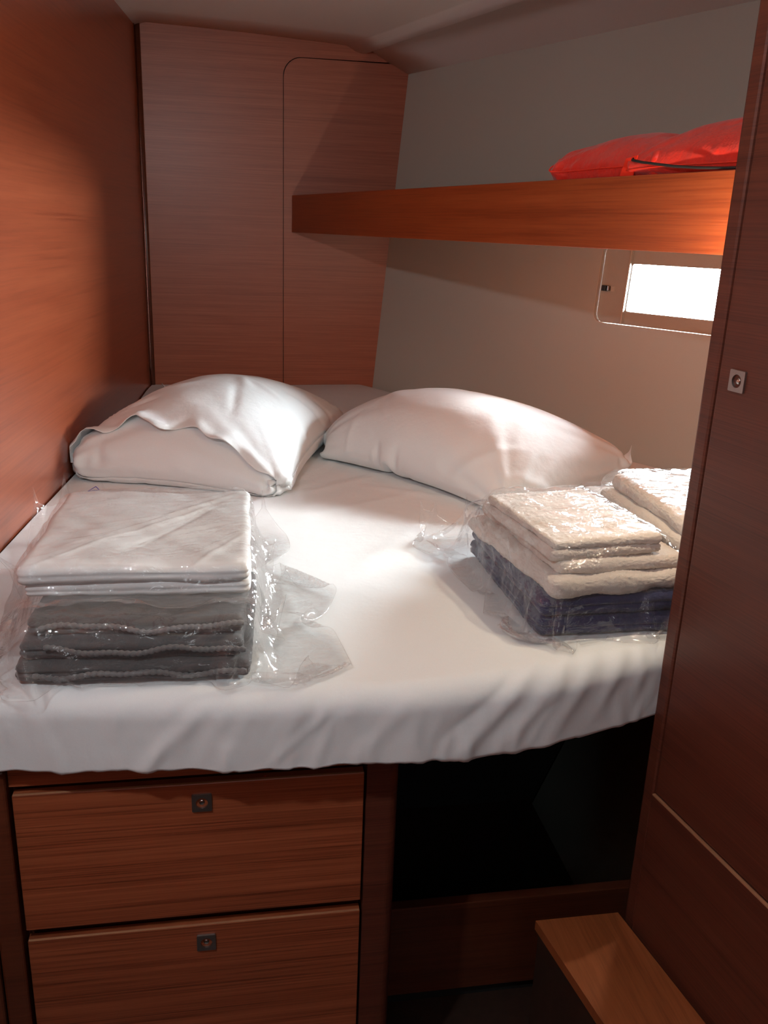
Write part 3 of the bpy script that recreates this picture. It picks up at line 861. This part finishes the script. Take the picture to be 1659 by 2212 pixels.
# ------------------------------------------------------------------ pillows
def vnormals(X, F):
    F = np.asarray(F)
    p0, p1, p2, p3 = (X[F[:, i]] for i in range(4))
    nrm = np.cross(p2 - p0, p3 - p1); N_ = np.zeros_like(X)
    for i in range(4):
        for d in range(3): N_[:, d] += np.bincount(F[:, i], nrm[:, d], minlength=len(X))
    return N_ / (np.linalg.norm(N_, axis=1, keepdims=True) + 1e-12)
def wrinkle(X, F, I, mp, L, W, seed, amp=0.0055, reach=0.16, folds=14, skip=()):
    """creases that run from the corners and seams into the cloth"""
    nx_, ny_ = I.shape
    U_ = np.zeros(len(X)); V_ = np.zeros(len(X)); sdx = np.zeros(len(X), int)
    gi, gj = np.meshgrid(np.arange(nx_), np.arange(ny_), indexing='ij')
    for arr, sgn_ in ((I.ravel(), 0), (mp[I.ravel()], 1)):
        U_[arr] = gi.ravel() / (nx_ - 1) * L; V_[arr] = gj.ravel() / (ny_ - 1) * W; sdx[arr] = sgn_
    r = np.random.default_rng(seed); h = np.zeros(len(X))
    for ci, (cu, cv) in enumerate(((0, 0), (L, 0), (L, W), (0, W))):
        du, dv = U_ - cu, V_ - cv; d = np.hypot(du, dv); th = np.arctan2(dv, du)
        h += amp * np.exp(-d / reach) * np.clip(d / 0.03, 0, 1) * (np.sin(th * 17 + r.uniform(0, 6) + sdx) + 0.6 * np.sin(th * 29 + r.uniform(0, 6) + 9 * d))
    for k in range(folds):
        u0, v0 = r.uniform(0, L), r.uniform(0, W); a = r.uniform(0, 6.28); ln_ = r.uniform(0.06, 0.20) * max(L, W) / 0.8
        if r.random() < 0.6:   # starts on a seam, points inwards
            if r.random() < 0.5: v0 = 0 if r.random() < 0.5 else W; a = (1 if v0 == 0 else -1) * r.uniform(0.6, 2.5)
            else: u0 = 0 if r.random() < 0.5 else L; a = (0 if u0 == 0 else math.pi) + r.uniform(-0.9, 0.9)
        m_ = sdx == (k % 4 == 3)
        h += m_ * amp * r.uniform(0.5, 1.3) * r.choice([-1, 1, 1]) * seg_ridge(U_, V_, (u0, v0), (u0 + ln_ * math.cos(a), v0 + ln_ * math.sin(a)), r.uniform(0.007, 0.014) * max(L, W) / 0.8)
    return X + vnormals(X, F) * h[:, None]
def quads_obj(name, X, F, mat, parent, sub=1):
    o = pyobj(name, X, F, mat, parent)
    if sub:
        md = o.modifiers.new('smooth', 'SUBSURF'); md.levels = sub; md.render_levels = sub
    return o
def put_pillow(X, ids, tg):
    X = fit_corners(X, ids, tg)
    return X
nx, ny = 84, 60
def bed_hull(x):
    hit = np.zeros(len(x), bool)
    up_ = np.clip((x[:, 1] - 2.75) / 0.5, 0, 1); fl = 0.005 + 0.037 * up_ * up_ * (3 - 2 * up_)
    m_ = x[:, 2] < fl; x[m_, 2] = fl[m_]; hit |= m_
    d_ = (x - np.array(HP)) @ np.array(HN) + 0.004
    m_ = d_ > 0; x[m_] -= d_[m_, None] * np.array(HN); hit |= m_
    n_ = np.array([-lw_dir.y, lw_dir.x, 0.0]); d_ = (x - np.array(LW0)) @ n_ + 0.004
    m_ = d_ > 0; x[m_] -= d_[m_, None] * n_; hit |= m_
    return x, hit
tgR = [(0.577, 1.855, 0.105), (1.000, 2.03, 0.135), (0.480, 2.63, 0.175), (0.335, 2.35, 0.090)]
X, F, I, mp, rimf = pillow_sim(0.55, 0.80, ny, nx, 0.168, 150, tgR, bend=0.10, seed=4, collide=bed_hull)
X = wrinkle(X, F, I, mp, 0.56, 0.82, 5, folds=30)
pr_ = thing('pillow', 'plump white pillow on the right, leaning against the beige hull lining', 'pillow')
quads_obj('pillowcase', X, F, M['pillow'], pr_)
base_at(pr_, (0.62, 2.2, 0.0))
# left pillow with the open end of its case towards the photographer
tgL = [(0.062, 1.980, 0.055), (0.395, 2.640, 0.060), (-0.22, 2.86, 0.110), (-0.330, 2.130, 0.120)]
X, F, I, mp, rimf = pillow_sim(0.82, 0.60, nx, ny, 0.160, 150, tgL, bend=0.10, seed=9, collide=bed_hull)
X = wrinkle(X, F, I, mp, 0.82, 0.60, 6, folds=34)
pl_ = thing('pillow', 'plump white pillow on the left with the open pillowcase end facing forward', 'pillow')
quads_obj('pillow_insert', X, F, M['pillow'], pl_)
# case: follows the pillow a little outside it, ends in a loose wavy hem
NV = vnormals(X, F)
CV, CF = [], []
nu = 90
for sd_i, arr in enumerate((I, mp[I])):
    off0 = len(CV)
    for a in range(nu):
        for j in range(ny):
            v_ = j / (ny - 1)
            if sd_i == 0 if NV[I[nx // 2, ny // 2], 2] > 0 else sd_i == 1:
                hem_ = np.interp(v_, [0, 0.06, 0.15, 0.28, 0.42, 0.55, 0.68, 0.8, 0.9, 1.0], [0.03, 0.03, 0.055, 0.085, 0.13, 0.115, 0.15, 0.115, 0.10, 0.03]) + 0.010 * math.sin(v_ * 30)
                fl_ = 1.0
            else:
                hem_ = 0.03; fl_ = 0.0
            t_ = (a / (nu - 1)) ** 1.3
            u_ = hem_ + (1 - hem_) * t_
            fi = min(u_ * (nx - 1), nx - 1.001); i0 = int(fi); w_ = fi - i0
            p = X[arr[i0, j]] * (1 - w_) + X[arr[i0 + 1, j]] * w_
            n_ = NV[arr[i0, j]] * (1 - w_) + NV[arr[i0 + 1, j]] * w_
            e_ = math.exp(-((u_ - hem_) / 0.035) ** 2) * min(1, 8 * v_) * min(1, 8 * (1 - v_))
            lift = 0.0035 + fl_ * e_ * (0.012 + 0.009 * math.sin(v_ * 21 + 1.0) + 0.004 * math.sin(v_ * 47))
            q_ = p + n_ * lift
            CV.append((max(q_[0], lwx(q_[1]) + 0.003), q_[1], max(q_[2], 0.0025)))
    for a in range(nu - 1):
        for j in range(ny - 1):
            k0 = off0 + a * ny + j
            CF.append((k0, k0 + ny, k0 + ny + 1, k0 + 1) if sd_i == 0 else (k0, k0 + 1, k0 + ny + 1, k0 + ny))
oc = quads_obj('pillowcase', CV, CF, M['pillow'], pl_, 0)
sm = oc.modifiers.new('thick', 'SOLIDIFY'); sm.thickness = 0.0014
base_at(pl_, (0.0, 2.35, 0.0))

# ------------------------------------------------------------------ folded textiles
def soft_slab(size, r, n, layers=(), depth=0.004, amp=0.001, seed=0, terry=0.0, fold_sides='xXyY', crown=0.0, wave=0.0):
    """rounded slab (local, z from 0) with the grooves of its folds"""
    sx, sy, sz = size
    bm = bmesh.new()
    bmesh.ops.create_cube(bm, size=1)
    for ax, cnt in ((0, n[0]), (1, n[1]), (2, n[2])):
        es = [e for e in bm.edges if abs((e.verts[0].co - e.verts[1].co)[ax]) > 0.5 and abs((e.verts[0].co - e.verts[1].co)[(ax + 1) % 3]) < 1e-4 and abs((e.verts[0].co - e.verts[1].co)[(ax + 2) % 3]) < 1e-4]
        bmesh.ops.subdivide_edges(bm, edges=es, cuts=cnt, use_grid_fill=True)
    X = np.array([v_.co[:] for v_ in bm.verts]) * np.array(size)
    hh = np.array(size) / 2 - r
    cl = np.clip(X, -hh, hh); d = X - cl
    L = np.linalg.norm(d, axis=1, keepdims=True)
    nrm = d / np.maximum(L, 1e-9)
    X = cl + nrm * np.minimum(L, r) if False else cl + nrm * r
    z = X[:, 2] + sz / 2
    off = np.zeros(len(X))
    sd_ = np.clip(1 - np.abs(nrm[:, 2]), 0, 1)
    wob = 0.0025 * wavesum(X * np.array([1, 1, 0]), seed + 5, 5, 10, 30)
    for zl in layers:
        off -= depth * np.exp(-((z + wob - zl) / (0.0022)) ** 2) * sd_
    off += amp * wavesum(X, seed, 12, 25, 70)
    off += 0.5 * amp * wavesum(X, seed + 1, 12, 70, 160)
    if terry:
        off += np.random.default_rng(seed).normal(0, terry, len(X))
    X = X + nrm * off[:, None]
    X[:, 2] += sz / 2
    X[:, 2] += crown * np.clip(z / sz, 0, 1) * (1 - (2 * X[:, 0] / sx) ** 2) * (1 - (2 * X[:, 1] / sy) ** 2)
    X[:, 2] += wave * np.sin(X[:, 0] * 17 + seed) * np.clip(z / sz, 0, 1)
    X[:, 2] = np.maximum(X[:, 2], 0)
    for v_, p in zip(bm.verts, X): v_.co = p
    return bm
def crease_height(x, y, creases):
    h = 0
    for a, b_, w, amp in creases: h = h + amp * seg_ridge(x, y, a, b_, w)
    return h
def slab_obj(name, mat, parent, centre, ang, creases=(), **kw):
    bm = soft_slab(**kw)
    bmesh.ops.transform(bm, matrix=Matrix.Translation(centre) @ Matrix.Rotation(ang, 4, 'Z'), verts=bm.verts[:])
    if creases:
        for v_ in bm.verts:
            if v_.co.z > centre[2] + kw['size'][2] * 0.55: v_.co.z += float(crease_height(np.float64(v_.co.x), np.float64(v_.co.y), creases))
    return obj(name, bm, mat, parent, smooth=True)

# grey blanket in its bag (left, lower)
bl = thing('blanket', 'folded dark grey fleece blanket in clear bag at the left front of bed', 'blanket')
layer = [(0.001, 0.030, (-0.130, 1.272), (0.316, 0.345), 0.02), (0.0295, 0.028, (-0.132, 1.278), (0.300, 0.335), 0.02), (0.0565, 0.027, (-0.128, 1.288), (0.292, 0.322), 0.0)]
for k, (z, t, c, s, a) in enumerate(layer):
    slab_obj('blanket_fold', M['fleece'], bl, (c[0], c[1], z + 0.002), -0.05, size=(s[0], s[1], t), r=t * 0.46, n=(60, 50, 10), layers=(t * 0.5,), depth=0.005, amp=0.0012, seed=20 + k, terry=0.0004, wave=0.0015)
bm = bmesh.new()
for zz, yy, x0, x1, sd0 in ((0.074, 1.1215, -0.262, 0.010, 0), (0.048, 1.1050, -0.255, 0.012, 1), (0.018, 1.0955, -0.270, 0.012, 2)):
    pts = []; rad = []
    for k in range(190):
        t = k / 189; x = x0 + (x1 - x0) * t
        z = zz + 0.004 * math.sin(t * 9 + sd0 * 2) + 0.002 * math.sin(t * 21 + sd0)
        pts.append((x, yy + 0.004 * math.sin(t * 7 + sd0) - 0.05 * (x + 0.13) , z)); rad.append(0.0028 + 0.0016 * abs(math.sin(k * 0.55)))
    tube(bm, pts, rad, 8)
obj('hem_stitching', bm, M['stitch'], bl, smooth=True)
base_at(bl, (-0.13, 1.27, 0.0))

CR = [((-0.28, 1.20), (0.00, 1.52), 0.006, 0.0035), ((-0.20, 1.26), (0.01, 1.37), 0.005, -0.003), ((-0.06, 1.20), (0.015, 1.33), 0.006, 0.003), ((-0.22, 1.36), (-0.08, 1.42), 0.005, 0.0025),
      ((-0.17, 1.24), (-0.02, 1.50), 0.007, -0.003), ((-0.26, 1.28), (-0.16, 1.33), 0.005, 0.0025), ((-0.10, 1.45), (0.01, 1.55), 0.006, 0.003), ((-0.27, 1.46), (-0.18, 1.50), 0.005, 0.002)]
# folded white linen (left, upper)
li = thing('folded_bedsheet', 'flat stack of folded white bed linen in clear bag on the grey blanket', 'bed linen')
for k, (z, t, c, s, dz) in enumerate([(0.0865, 0.022, (-0.135, 1.386), (0.318, 0.374), 0), (0.1075, 0.027, (-0.137, 1.384), (0.324, 0.382), 0)]):
    slab_obj('linen_fold', M['linen'], li, (c[0], c[1], z), -0.02, size=(s[0], s[1], t), r=t * 0.45, n=(90, 100, 8), creases=CR if k else (), layers=(t * 0.5,), depth=0.003, amp=0.0016, seed=40 + k, wave=0.0025)
bm = bmesh.new(); box(bm, -0.275, -0.005, 1.33, 1.60, 0.012, 0.098, 0.03, 4)
base_at(li, (-0.135, 1.385, 0.0865))

# towels (right, front bag)
tn = thing('towel', 'folded navy blue terry towel, bottom of the front bag on the right', 'towel', 'bagged towels on the right')
slab_obj('towel_fold', M['terry_n'], tn, (0.580, 1.372, 0.003), 0.03, size=(0.250, 0.385, 0.034), r=0.015, n=(90, 110, 14), layers=(0.017,), depth=0.004, amp=0.0012, seed=51, terry=0.0005)
slab_obj('towel_fold', M['terry_n'], tn, (0.579, 1.370, 0.036), 0.04, size=(0.244, 0.378, 0.034), r=0.015, n=(90, 110, 14), layers=(0.017,), depth=0.004, amp=0.0015, seed=52, terry=0.0005)
base_at(tn, (0.580, 1.372, 0.003))
tw = thing('towel', 'large folded white terry towel lying on the navy towel', 'towel', 'bagged towels on the right')
slab_obj('towel_fold', M['terry_w'], tw, (0.582, 1.356, 0.070), 0.13, size=(0.262, 0.350, 0.030), r=0.0145, n=(90, 110, 12), layers=(), depth=0.004, amp=0.0022, seed=53, terry=0.0006, wave=0.002)
slab_obj('towel_fold', M['terry_w'], tw, (0.590, 1.368, 0.098), 0.10, size=(0.232, 0.330, 0.024), r=0.0115, n=(90, 110, 12), layers=(), depth=0.004, amp=0.0018, seed=54, terry=0.0006, wave=0.002)
base_at(tw, (0.582, 1.356, 0.070))
t3 = thing('towel', 'small folded white terry towel on top of the front bag stack', 'towel', 'bagged towels on the right')
slab_obj('towel_fold', M['terry_w'], t3, (0.560, 1.345, 0.122), 0.14, size=(0.200, 0.270, 0.018), r=0.0085, n=(70, 90, 8), layers=(), depth=0.003, amp=0.0014, seed=55, terry=0.0006)
slab_obj('towel_fold', M['terry_w'], t3, (0.562, 1.342, 0.138), 0.13, size=(0.194, 0.262, 0.016), r=0.0075, n=(70, 90, 8), layers=(), depth=0.003, amp=0.0014, seed=56, terry=0.0006, crown=0.003)
base_at(t3, (0.560, 1.345, 0.122))
# towels (right, rear bag, by the hull)
t4 = thing('towel', 'large folded white terry towel in the rear bag below the window', 'towel', 'bagged towels on the right')
slab_obj('towel_fold', M['terry_w'], t4, (0.872, 1.500, 0.003), 0.0, size=(0.285, 0.42, 0.050), r=0.022, n=(80, 100, 14), layers=(0.025,), depth=0.004, amp=0.0016, seed=57, terry=0.0006)
slab_obj('towel_fold', M['terry_w'], t4, (0.866, 1.500, 0.051), 0.02, size=(0.275, 0.41, 0.048), r=0.021, n=(80, 100, 14), layers=(0.024,), depth=0.004, amp=0.0020, seed=58, terry=0.0006)
base_at(t4, (0.872, 1.50, 0.003))
t5 = thing('towel', 'small folded white terry towel on top in the rear bag', 'towel', 'bagged towels on the right')
slab_obj('towel_fold', M['terry_w'], t5, (0.850, 1.420, 0.099), 0.02, size=(0.255, 0.33, 0.028), r=0.013, n=(80, 100, 14), layers=(), depth=0.004, amp=0.0022, seed=59, terry=0.0006, wave=0.002)
slab_obj('towel_fold', M['terry_w'], t5, (0.862, 1.425, 0.126), -0.02, size=(0.240, 0.32, 0.030), r=0.014, n=(80, 100, 14), layers=(), depth=0.004, amp=0.0022, seed=60, terry=0.0006, crown=0.008)
base_at(t5, (0.85, 1.42, 0.099))

# ------------------------------------------------------------------ clear bags
def bag(label, rect, ang, boxes, floor_z, seed, spacing=0.0075, drop=0.012, slack=1.06, steps=80, iters=7, group='clear plastic bags on the bed', pins=(), creases=()):
    cx, cy, w, l = rect
    nx_, ny_ = int(w / spacing), int(l / spacing)
    e, s, I_ = grid_edges(nx_, ny_, 0.10, 0.35)
    xs, ys = np.meshgrid(np.linspace(-w / 2, w / 2, nx_), np.linspace(-l / 2, l / 2, ny_), indexing='ij')
    base = np.stack([xs, ys, np.zeros_like(xs)], 2).reshape(-1, 3)
    rest = np.linalg.norm(base[e[:, 0]] - base[e[:, 1]], axis=1) * slack
    ztop = max(b_[0][2] + b_[1][2] for b_ in boxes)
    ca, sa = math.cos(ang), math.sin(ang)
    X = np.stack([base[:, 0] * ca - base[:, 1] * sa + cx, base[:, 0] * sa + base[:, 1] * ca + cy, np.full(len(base), ztop + drop)], 1)
    r = np.random.default_rng(seed)
    X[:, 2] += 0.007 * wavesum(X, seed, 10, 40, 160) + r.normal(0, 0.002, len(X))
    fx = None
    if pins:     # (u, v, x, y, z): film held up by its own stiffness or by what it leans on
        ids_ = [I_[min(nx_ - 1, int(p[0] * (nx_ - 1))), min(ny_ - 1, int(p[1] * (ny_ - 1)))] for p in pins]
        tgt_ = np.array([p[2:] for p in pins], float)
        fx = (ids_, tgt_)
    X = sim(X, e, rest, s, steps, iters, g=-0.0006, collide=box_collider(boxes, floor_z), damp=0.95, fixed=fx)
    q_ = np.stack([I_[:-1, :-1], I_[1:, :-1], I_[1:, 1:], I_[:-1, 1:]], 2).reshape(-1, 4)
    t_ = thing('plastic_bag', label, 'bag', group)
    XG0 = X.reshape(nx_, ny_, 3)
    def up2(A):
        m_ = np.empty((A.shape[0] * 2 - 1,) + A.shape[1:]); m_[::2] = A; m_[1::2] = (A[:-1] + A[1:]) / 2
        k_ = m_.copy(); k_[2:-2:2] = 0.75 * m_[2:-2:2] + 0.125 * (m_[1:-3:2] + m_[3:-1:2])
        return k_
    HG = up2(up2(XG0).transpose(1, 0, 2)).transpose(1, 0, 2)
    a_, b2_ = HG.shape[:2]
    T1_ = np.gradient(HG, axis=0); T2_ = np.gradient(HG, axis=1); NG = np.cross(T1_, T2_); NG /= np.linalg.norm(NG, axis=2, keepdims=True) + 1e-12
    PF = HG.reshape(-1, 3)
    warp = PF + 0.02 * np.stack([wavesum(PF, seed + 30 + k, 4, 12, 30) for k in range(3)], 1)
    rd = (1 - np.abs(wavesum(warp, seed + 7, 4, 25, 70, (0.5, 1, 1)))) + 0.6 * (1 - np.abs(wavesum(warp, seed + 8, 4, 60, 150))) 
    patch = np.clip(0.45 + 0.55 * wavesum(PF, seed + 9, 4, 8, 22), 0.05, 1.2)
    HG = HG + NG * (0.0030 * rd * patch).reshape(a_, b2_, 1)
    if creases: HG[:, :, 2] += 1.3 * crease_height(HG[:, :, 0], HG[:, :, 1], creases) * (HG[:, :, 2] > 0.12)
    HG[:, :, 2] = np.maximum(HG[:, :, 2], floor_z - 0.001)
    IH = np.arange(a_ * b2_).reshape(a_, b2_)
    q_ = np.stack([IH[:-1, :-1], IH[1:, :-1], IH[1:, 1:], IH[:-1, 1:]], 2).reshape(-1, 4)
    o = pyobj('bag_film', HG.reshape(-1, 3), q_, M['film'], t_)
    bm = bmesh.new()     # welded rim
    XG = X.reshape(nx_, ny_, 3)
    loop = list(XG[:, 0]) + list(XG[-1, 1:]) + list(XG[::-1, -1][1:]) + list(XG[0, ::-1][1:])
    tube(bm, [tuple(p) for p in loop], 0.0005, 5)
    obj('welded_edge', bm, M['film'], t_, smooth=True)
    return t_, XG
B1 = [((-0.130, 1.272, 0.044), (0.160, 0.176, 0.044), -0.05, 0.016)]
b1, G1 = bag('clear crinkled plastic bag around the grey blanket', (-0.120, 1.280, 0.60, 0.48), -0.03, B1, 0.0060, 61, slack=1.05,
             pins=[(1, 0, 0.100, 1.120, 0.022), (0, 0, -0.37, 1.13, 0.010), (1, 0.5, 0.095, 1.25, 0.02), (1, 1, 0.085, 1.42, 0.04), (0.12, 0.0, -0.30, 1.098, 0.004), (0.5, 0.0, -0.13, 1.088, 0.004), (0.8, 0, 0.03, 1.085, 0.004)])
base_at(b1, (-0.13, 1.27, 0.0))
B2 = [((-0.136, 1.385, 0.111), (0.163, 0.193, 0.025), -0.02, 0.011), ((-0.130, 1.272, 0.0465), (0.164, 0.180, 0.0465), -0.05, 0.018)]
b2, G2_ = bag('clear plastic bag around the white linen, drawn triangle on its flap', (-0.140, 1.430, 0.51, 0.63), -0.02, B2, 0.006, 62, drop=0.006, creases=CR, slack=1.05,
              pins=[(0, 1, -0.385, 1.72, 0.10), (0.12, 1, -0.330, 1.745, 0.125), (0.2, 1, -0.300, 1.750, 0.085), (0.3, 1, -0.262, 1.755, 0.102), (0.5, 1, -0.15, 1.750, 0.102), (0.75, 1, -0.03, 1.735, 0.100), (1, 1, 0.055, 1.70, 0.095),
                    (0, 0, -0.41, 1.20, 0.072), (1, 0, 0.075, 1.225, 0.072), (0.5, 0, -0.14, 1.165, 0.0985), (0.25, 0, -0.27, 1.170, 0.0975), (0.8, 0, 0.0, 1.165, 0.0975), (1, 0.5, 0.07, 1.45, 0.08), (0, 0.5, -0.40, 1.45, 0.07)])
bm = bmesh.new()
tri = [(-0.2855, 1.731, 0.0885), (-0.2700, 1.733, 0.0975), (-0.2640, 1.733, 0.0905)]
for k in range(3): tube(bm, [tri[k], tri[(k + 1) % 3]], 0.0007, 6)
ink = plain('violet_marker_ink', (0.06, 0.03, 0.28), 0.5, namt=0.1)
o_ = obj('ink_triangle', bm, ink, b2)
tag(o_, label='small violet triangle drawn on the bag flap')
base_at(b2, (-0.13, 1.37, 0.10))
B3 = [((0.580, 1.371, 0.036), (0.129, 0.195, 0.036), 0.035, 0.014), ((0.584, 1.358, 0.096), (0.134, 0.178, 0.028), 0.12, 0.013), ((0.561, 1.343, 0.138), (0.102, 0.136, 0.0195), 0.135, 0.009)]
b3, G3 = bag('clear plastic bag around the navy and white towels, nearer of two', (0.570, 1.400, 0.49, 0.64), 0.03, B3, 0.0065, 63, slack=1.06,
             pins=[(0, 1, 0.372, 1.66, 0.080), (0.08, 1, 0.408, 1.675, 0.070), (0.25, 1, 0.47, 1.66, 0.095), (0, 0, 0.443, 1.170, 0.008), (0.12, 0, 0.475, 1.166, 0.008), (0, 0.2, 0.437, 1.25, 0.008), (0, 0.4, 0.430, 1.36, 0.009), (0, 0.7, 0.415, 1.53, 0.012), (0.5, 0, 0.58, 1.163, 0.008), (0.75, 0, 0.64, 1.165, 0.008), (1, 0, 0.70, 1.17, 0.008), (1, 0.5, 0.716, 1.40, 0.03), (0.6, 1, 0.60, 1.63, 0.11)])
base_at(b3, (0.58, 1.37, 0.0))
B4 = [((0.870, 1.500, 0.050), (0.147, 0.214, 0.050), 0.01, 0.020), ((0.856, 1.422, 0.130), (0.130, 0.168, 0.032), 0.0, 0.016)]
b4, G4 = bag('clear plastic bag around the white towels, farther one under the window', (0.872, 1.500, 0.48, 0.60), 0.0, B4, 0.0060, 64, slack=1.06,
             pins=[(0, 1, 0.725, 1.745, 0.085), (0.5, 1, 0.86, 1.735, 0.12), (0, 0, 0.722, 1.24, 0.10)])
base_at(b4, (0.87, 1.50, 0.0))

# ------------------------------------------------------------------ red life jacket on the shelf
lj = thing('life_jacket', 'folded glossy red life jacket on the right end of the shelf', 'life jacket')
def shelf_floor(x):
    m_ = x[:, 2] < 0.690; x[m_, 2] = 0.690
    d_ = (x - np.array(S0)) @ np.array(sn) - 0.018
    k_ = (d_ < 0) & (x[:, 2] < 0.708); x[k_, 2] = 0.708
    return x, m_ | k_
def lobe(L, W, pressure, tg, seed, nx=44, ny=30):
    X, F, I, mp, rimf = pillow_sim(L, W, nx, ny, pressure, 120, tg, bend=0.04, seed=seed, g=-0.0001, collide=shelf_floor)
    X = wrinkle(X, F, I, mp, L, W, seed, amp=0.0060, reach=0.08, folds=34)
    quads_obj('float_panel', X, F, M['red'], lj)
    bm = bmesh.new()
    lp = [X[I[i, 0]] for i in range(nx)] + [X[I[-1, j]] for j in range(1, ny)] + [X[I[i, -1]] for i in range(nx - 2, -1, -1)] + [X[I[0, j]] for j in range(ny - 2, -1, -1)]
    tube(bm, [tuple(p) for p in lp], 0.0016, 6)
    obj('seam_piping', bm, M['red_tab'], lj, smooth=True)
SR = Vector((0.6375, 1.76, 0)) + sn * 0.055
def sp(u, d, z):   # along the shelf towards the camera, depth behind the fascia
    p = Vector((0.6375, 1.80, 0)) + sd * u + sn * (0.02 + d); return (p.x, p.y, z)
lobe(0.37, 0.25, 0.070, [sp(0.0, 0.0, 0.748), sp(0.30, 0.0, 0.745), sp(0.30, 0.17, 0.765), sp(0.02, 0.17, 0.760)], 71)
lobe(0.45, 0.25, 0.070, [sp(0.25, -0.004, 0.738), sp(0.61, -0.004, 0.775), sp(0.61, 0.16, 0.820), sp(0.25, 0.16, 0.765)], 72)
tb = frame_mat(sp(0.240, -0.024, 0.706), sd)
bm = bmesh.new()
v0 = [(-0.020, -0.0075), (0.018, -0.0035), (0.026, 0.034), (-0.004, 0.030)]
prism(bm, v0, 0.002, tb @ Matrix.Translation((0, -0.003, 0)))
for v_ in bm.verts: pass
obj('webbing_tab', bm, M['red_tab'], lj)
bm = bmesh.new()
tube(bm, [sp(0.255, -0.026, 0.735), sp(0.262, -0.034, 0.732), sp(0.29, -0.036, 0.727), sp(0.33, -0.036, 0.722), sp(0.37, -0.035, 0.717), sp(0.42, -0.032, 0.713), sp(0.47, -0.026, 0.7105), sp(0.52, -0.020, 0.710)], 0.0022, 8)
obj('black_cord', bm, M['cord'], lj, smooth=True)
base_at(lj, (0.75, 1.6, 0.707))
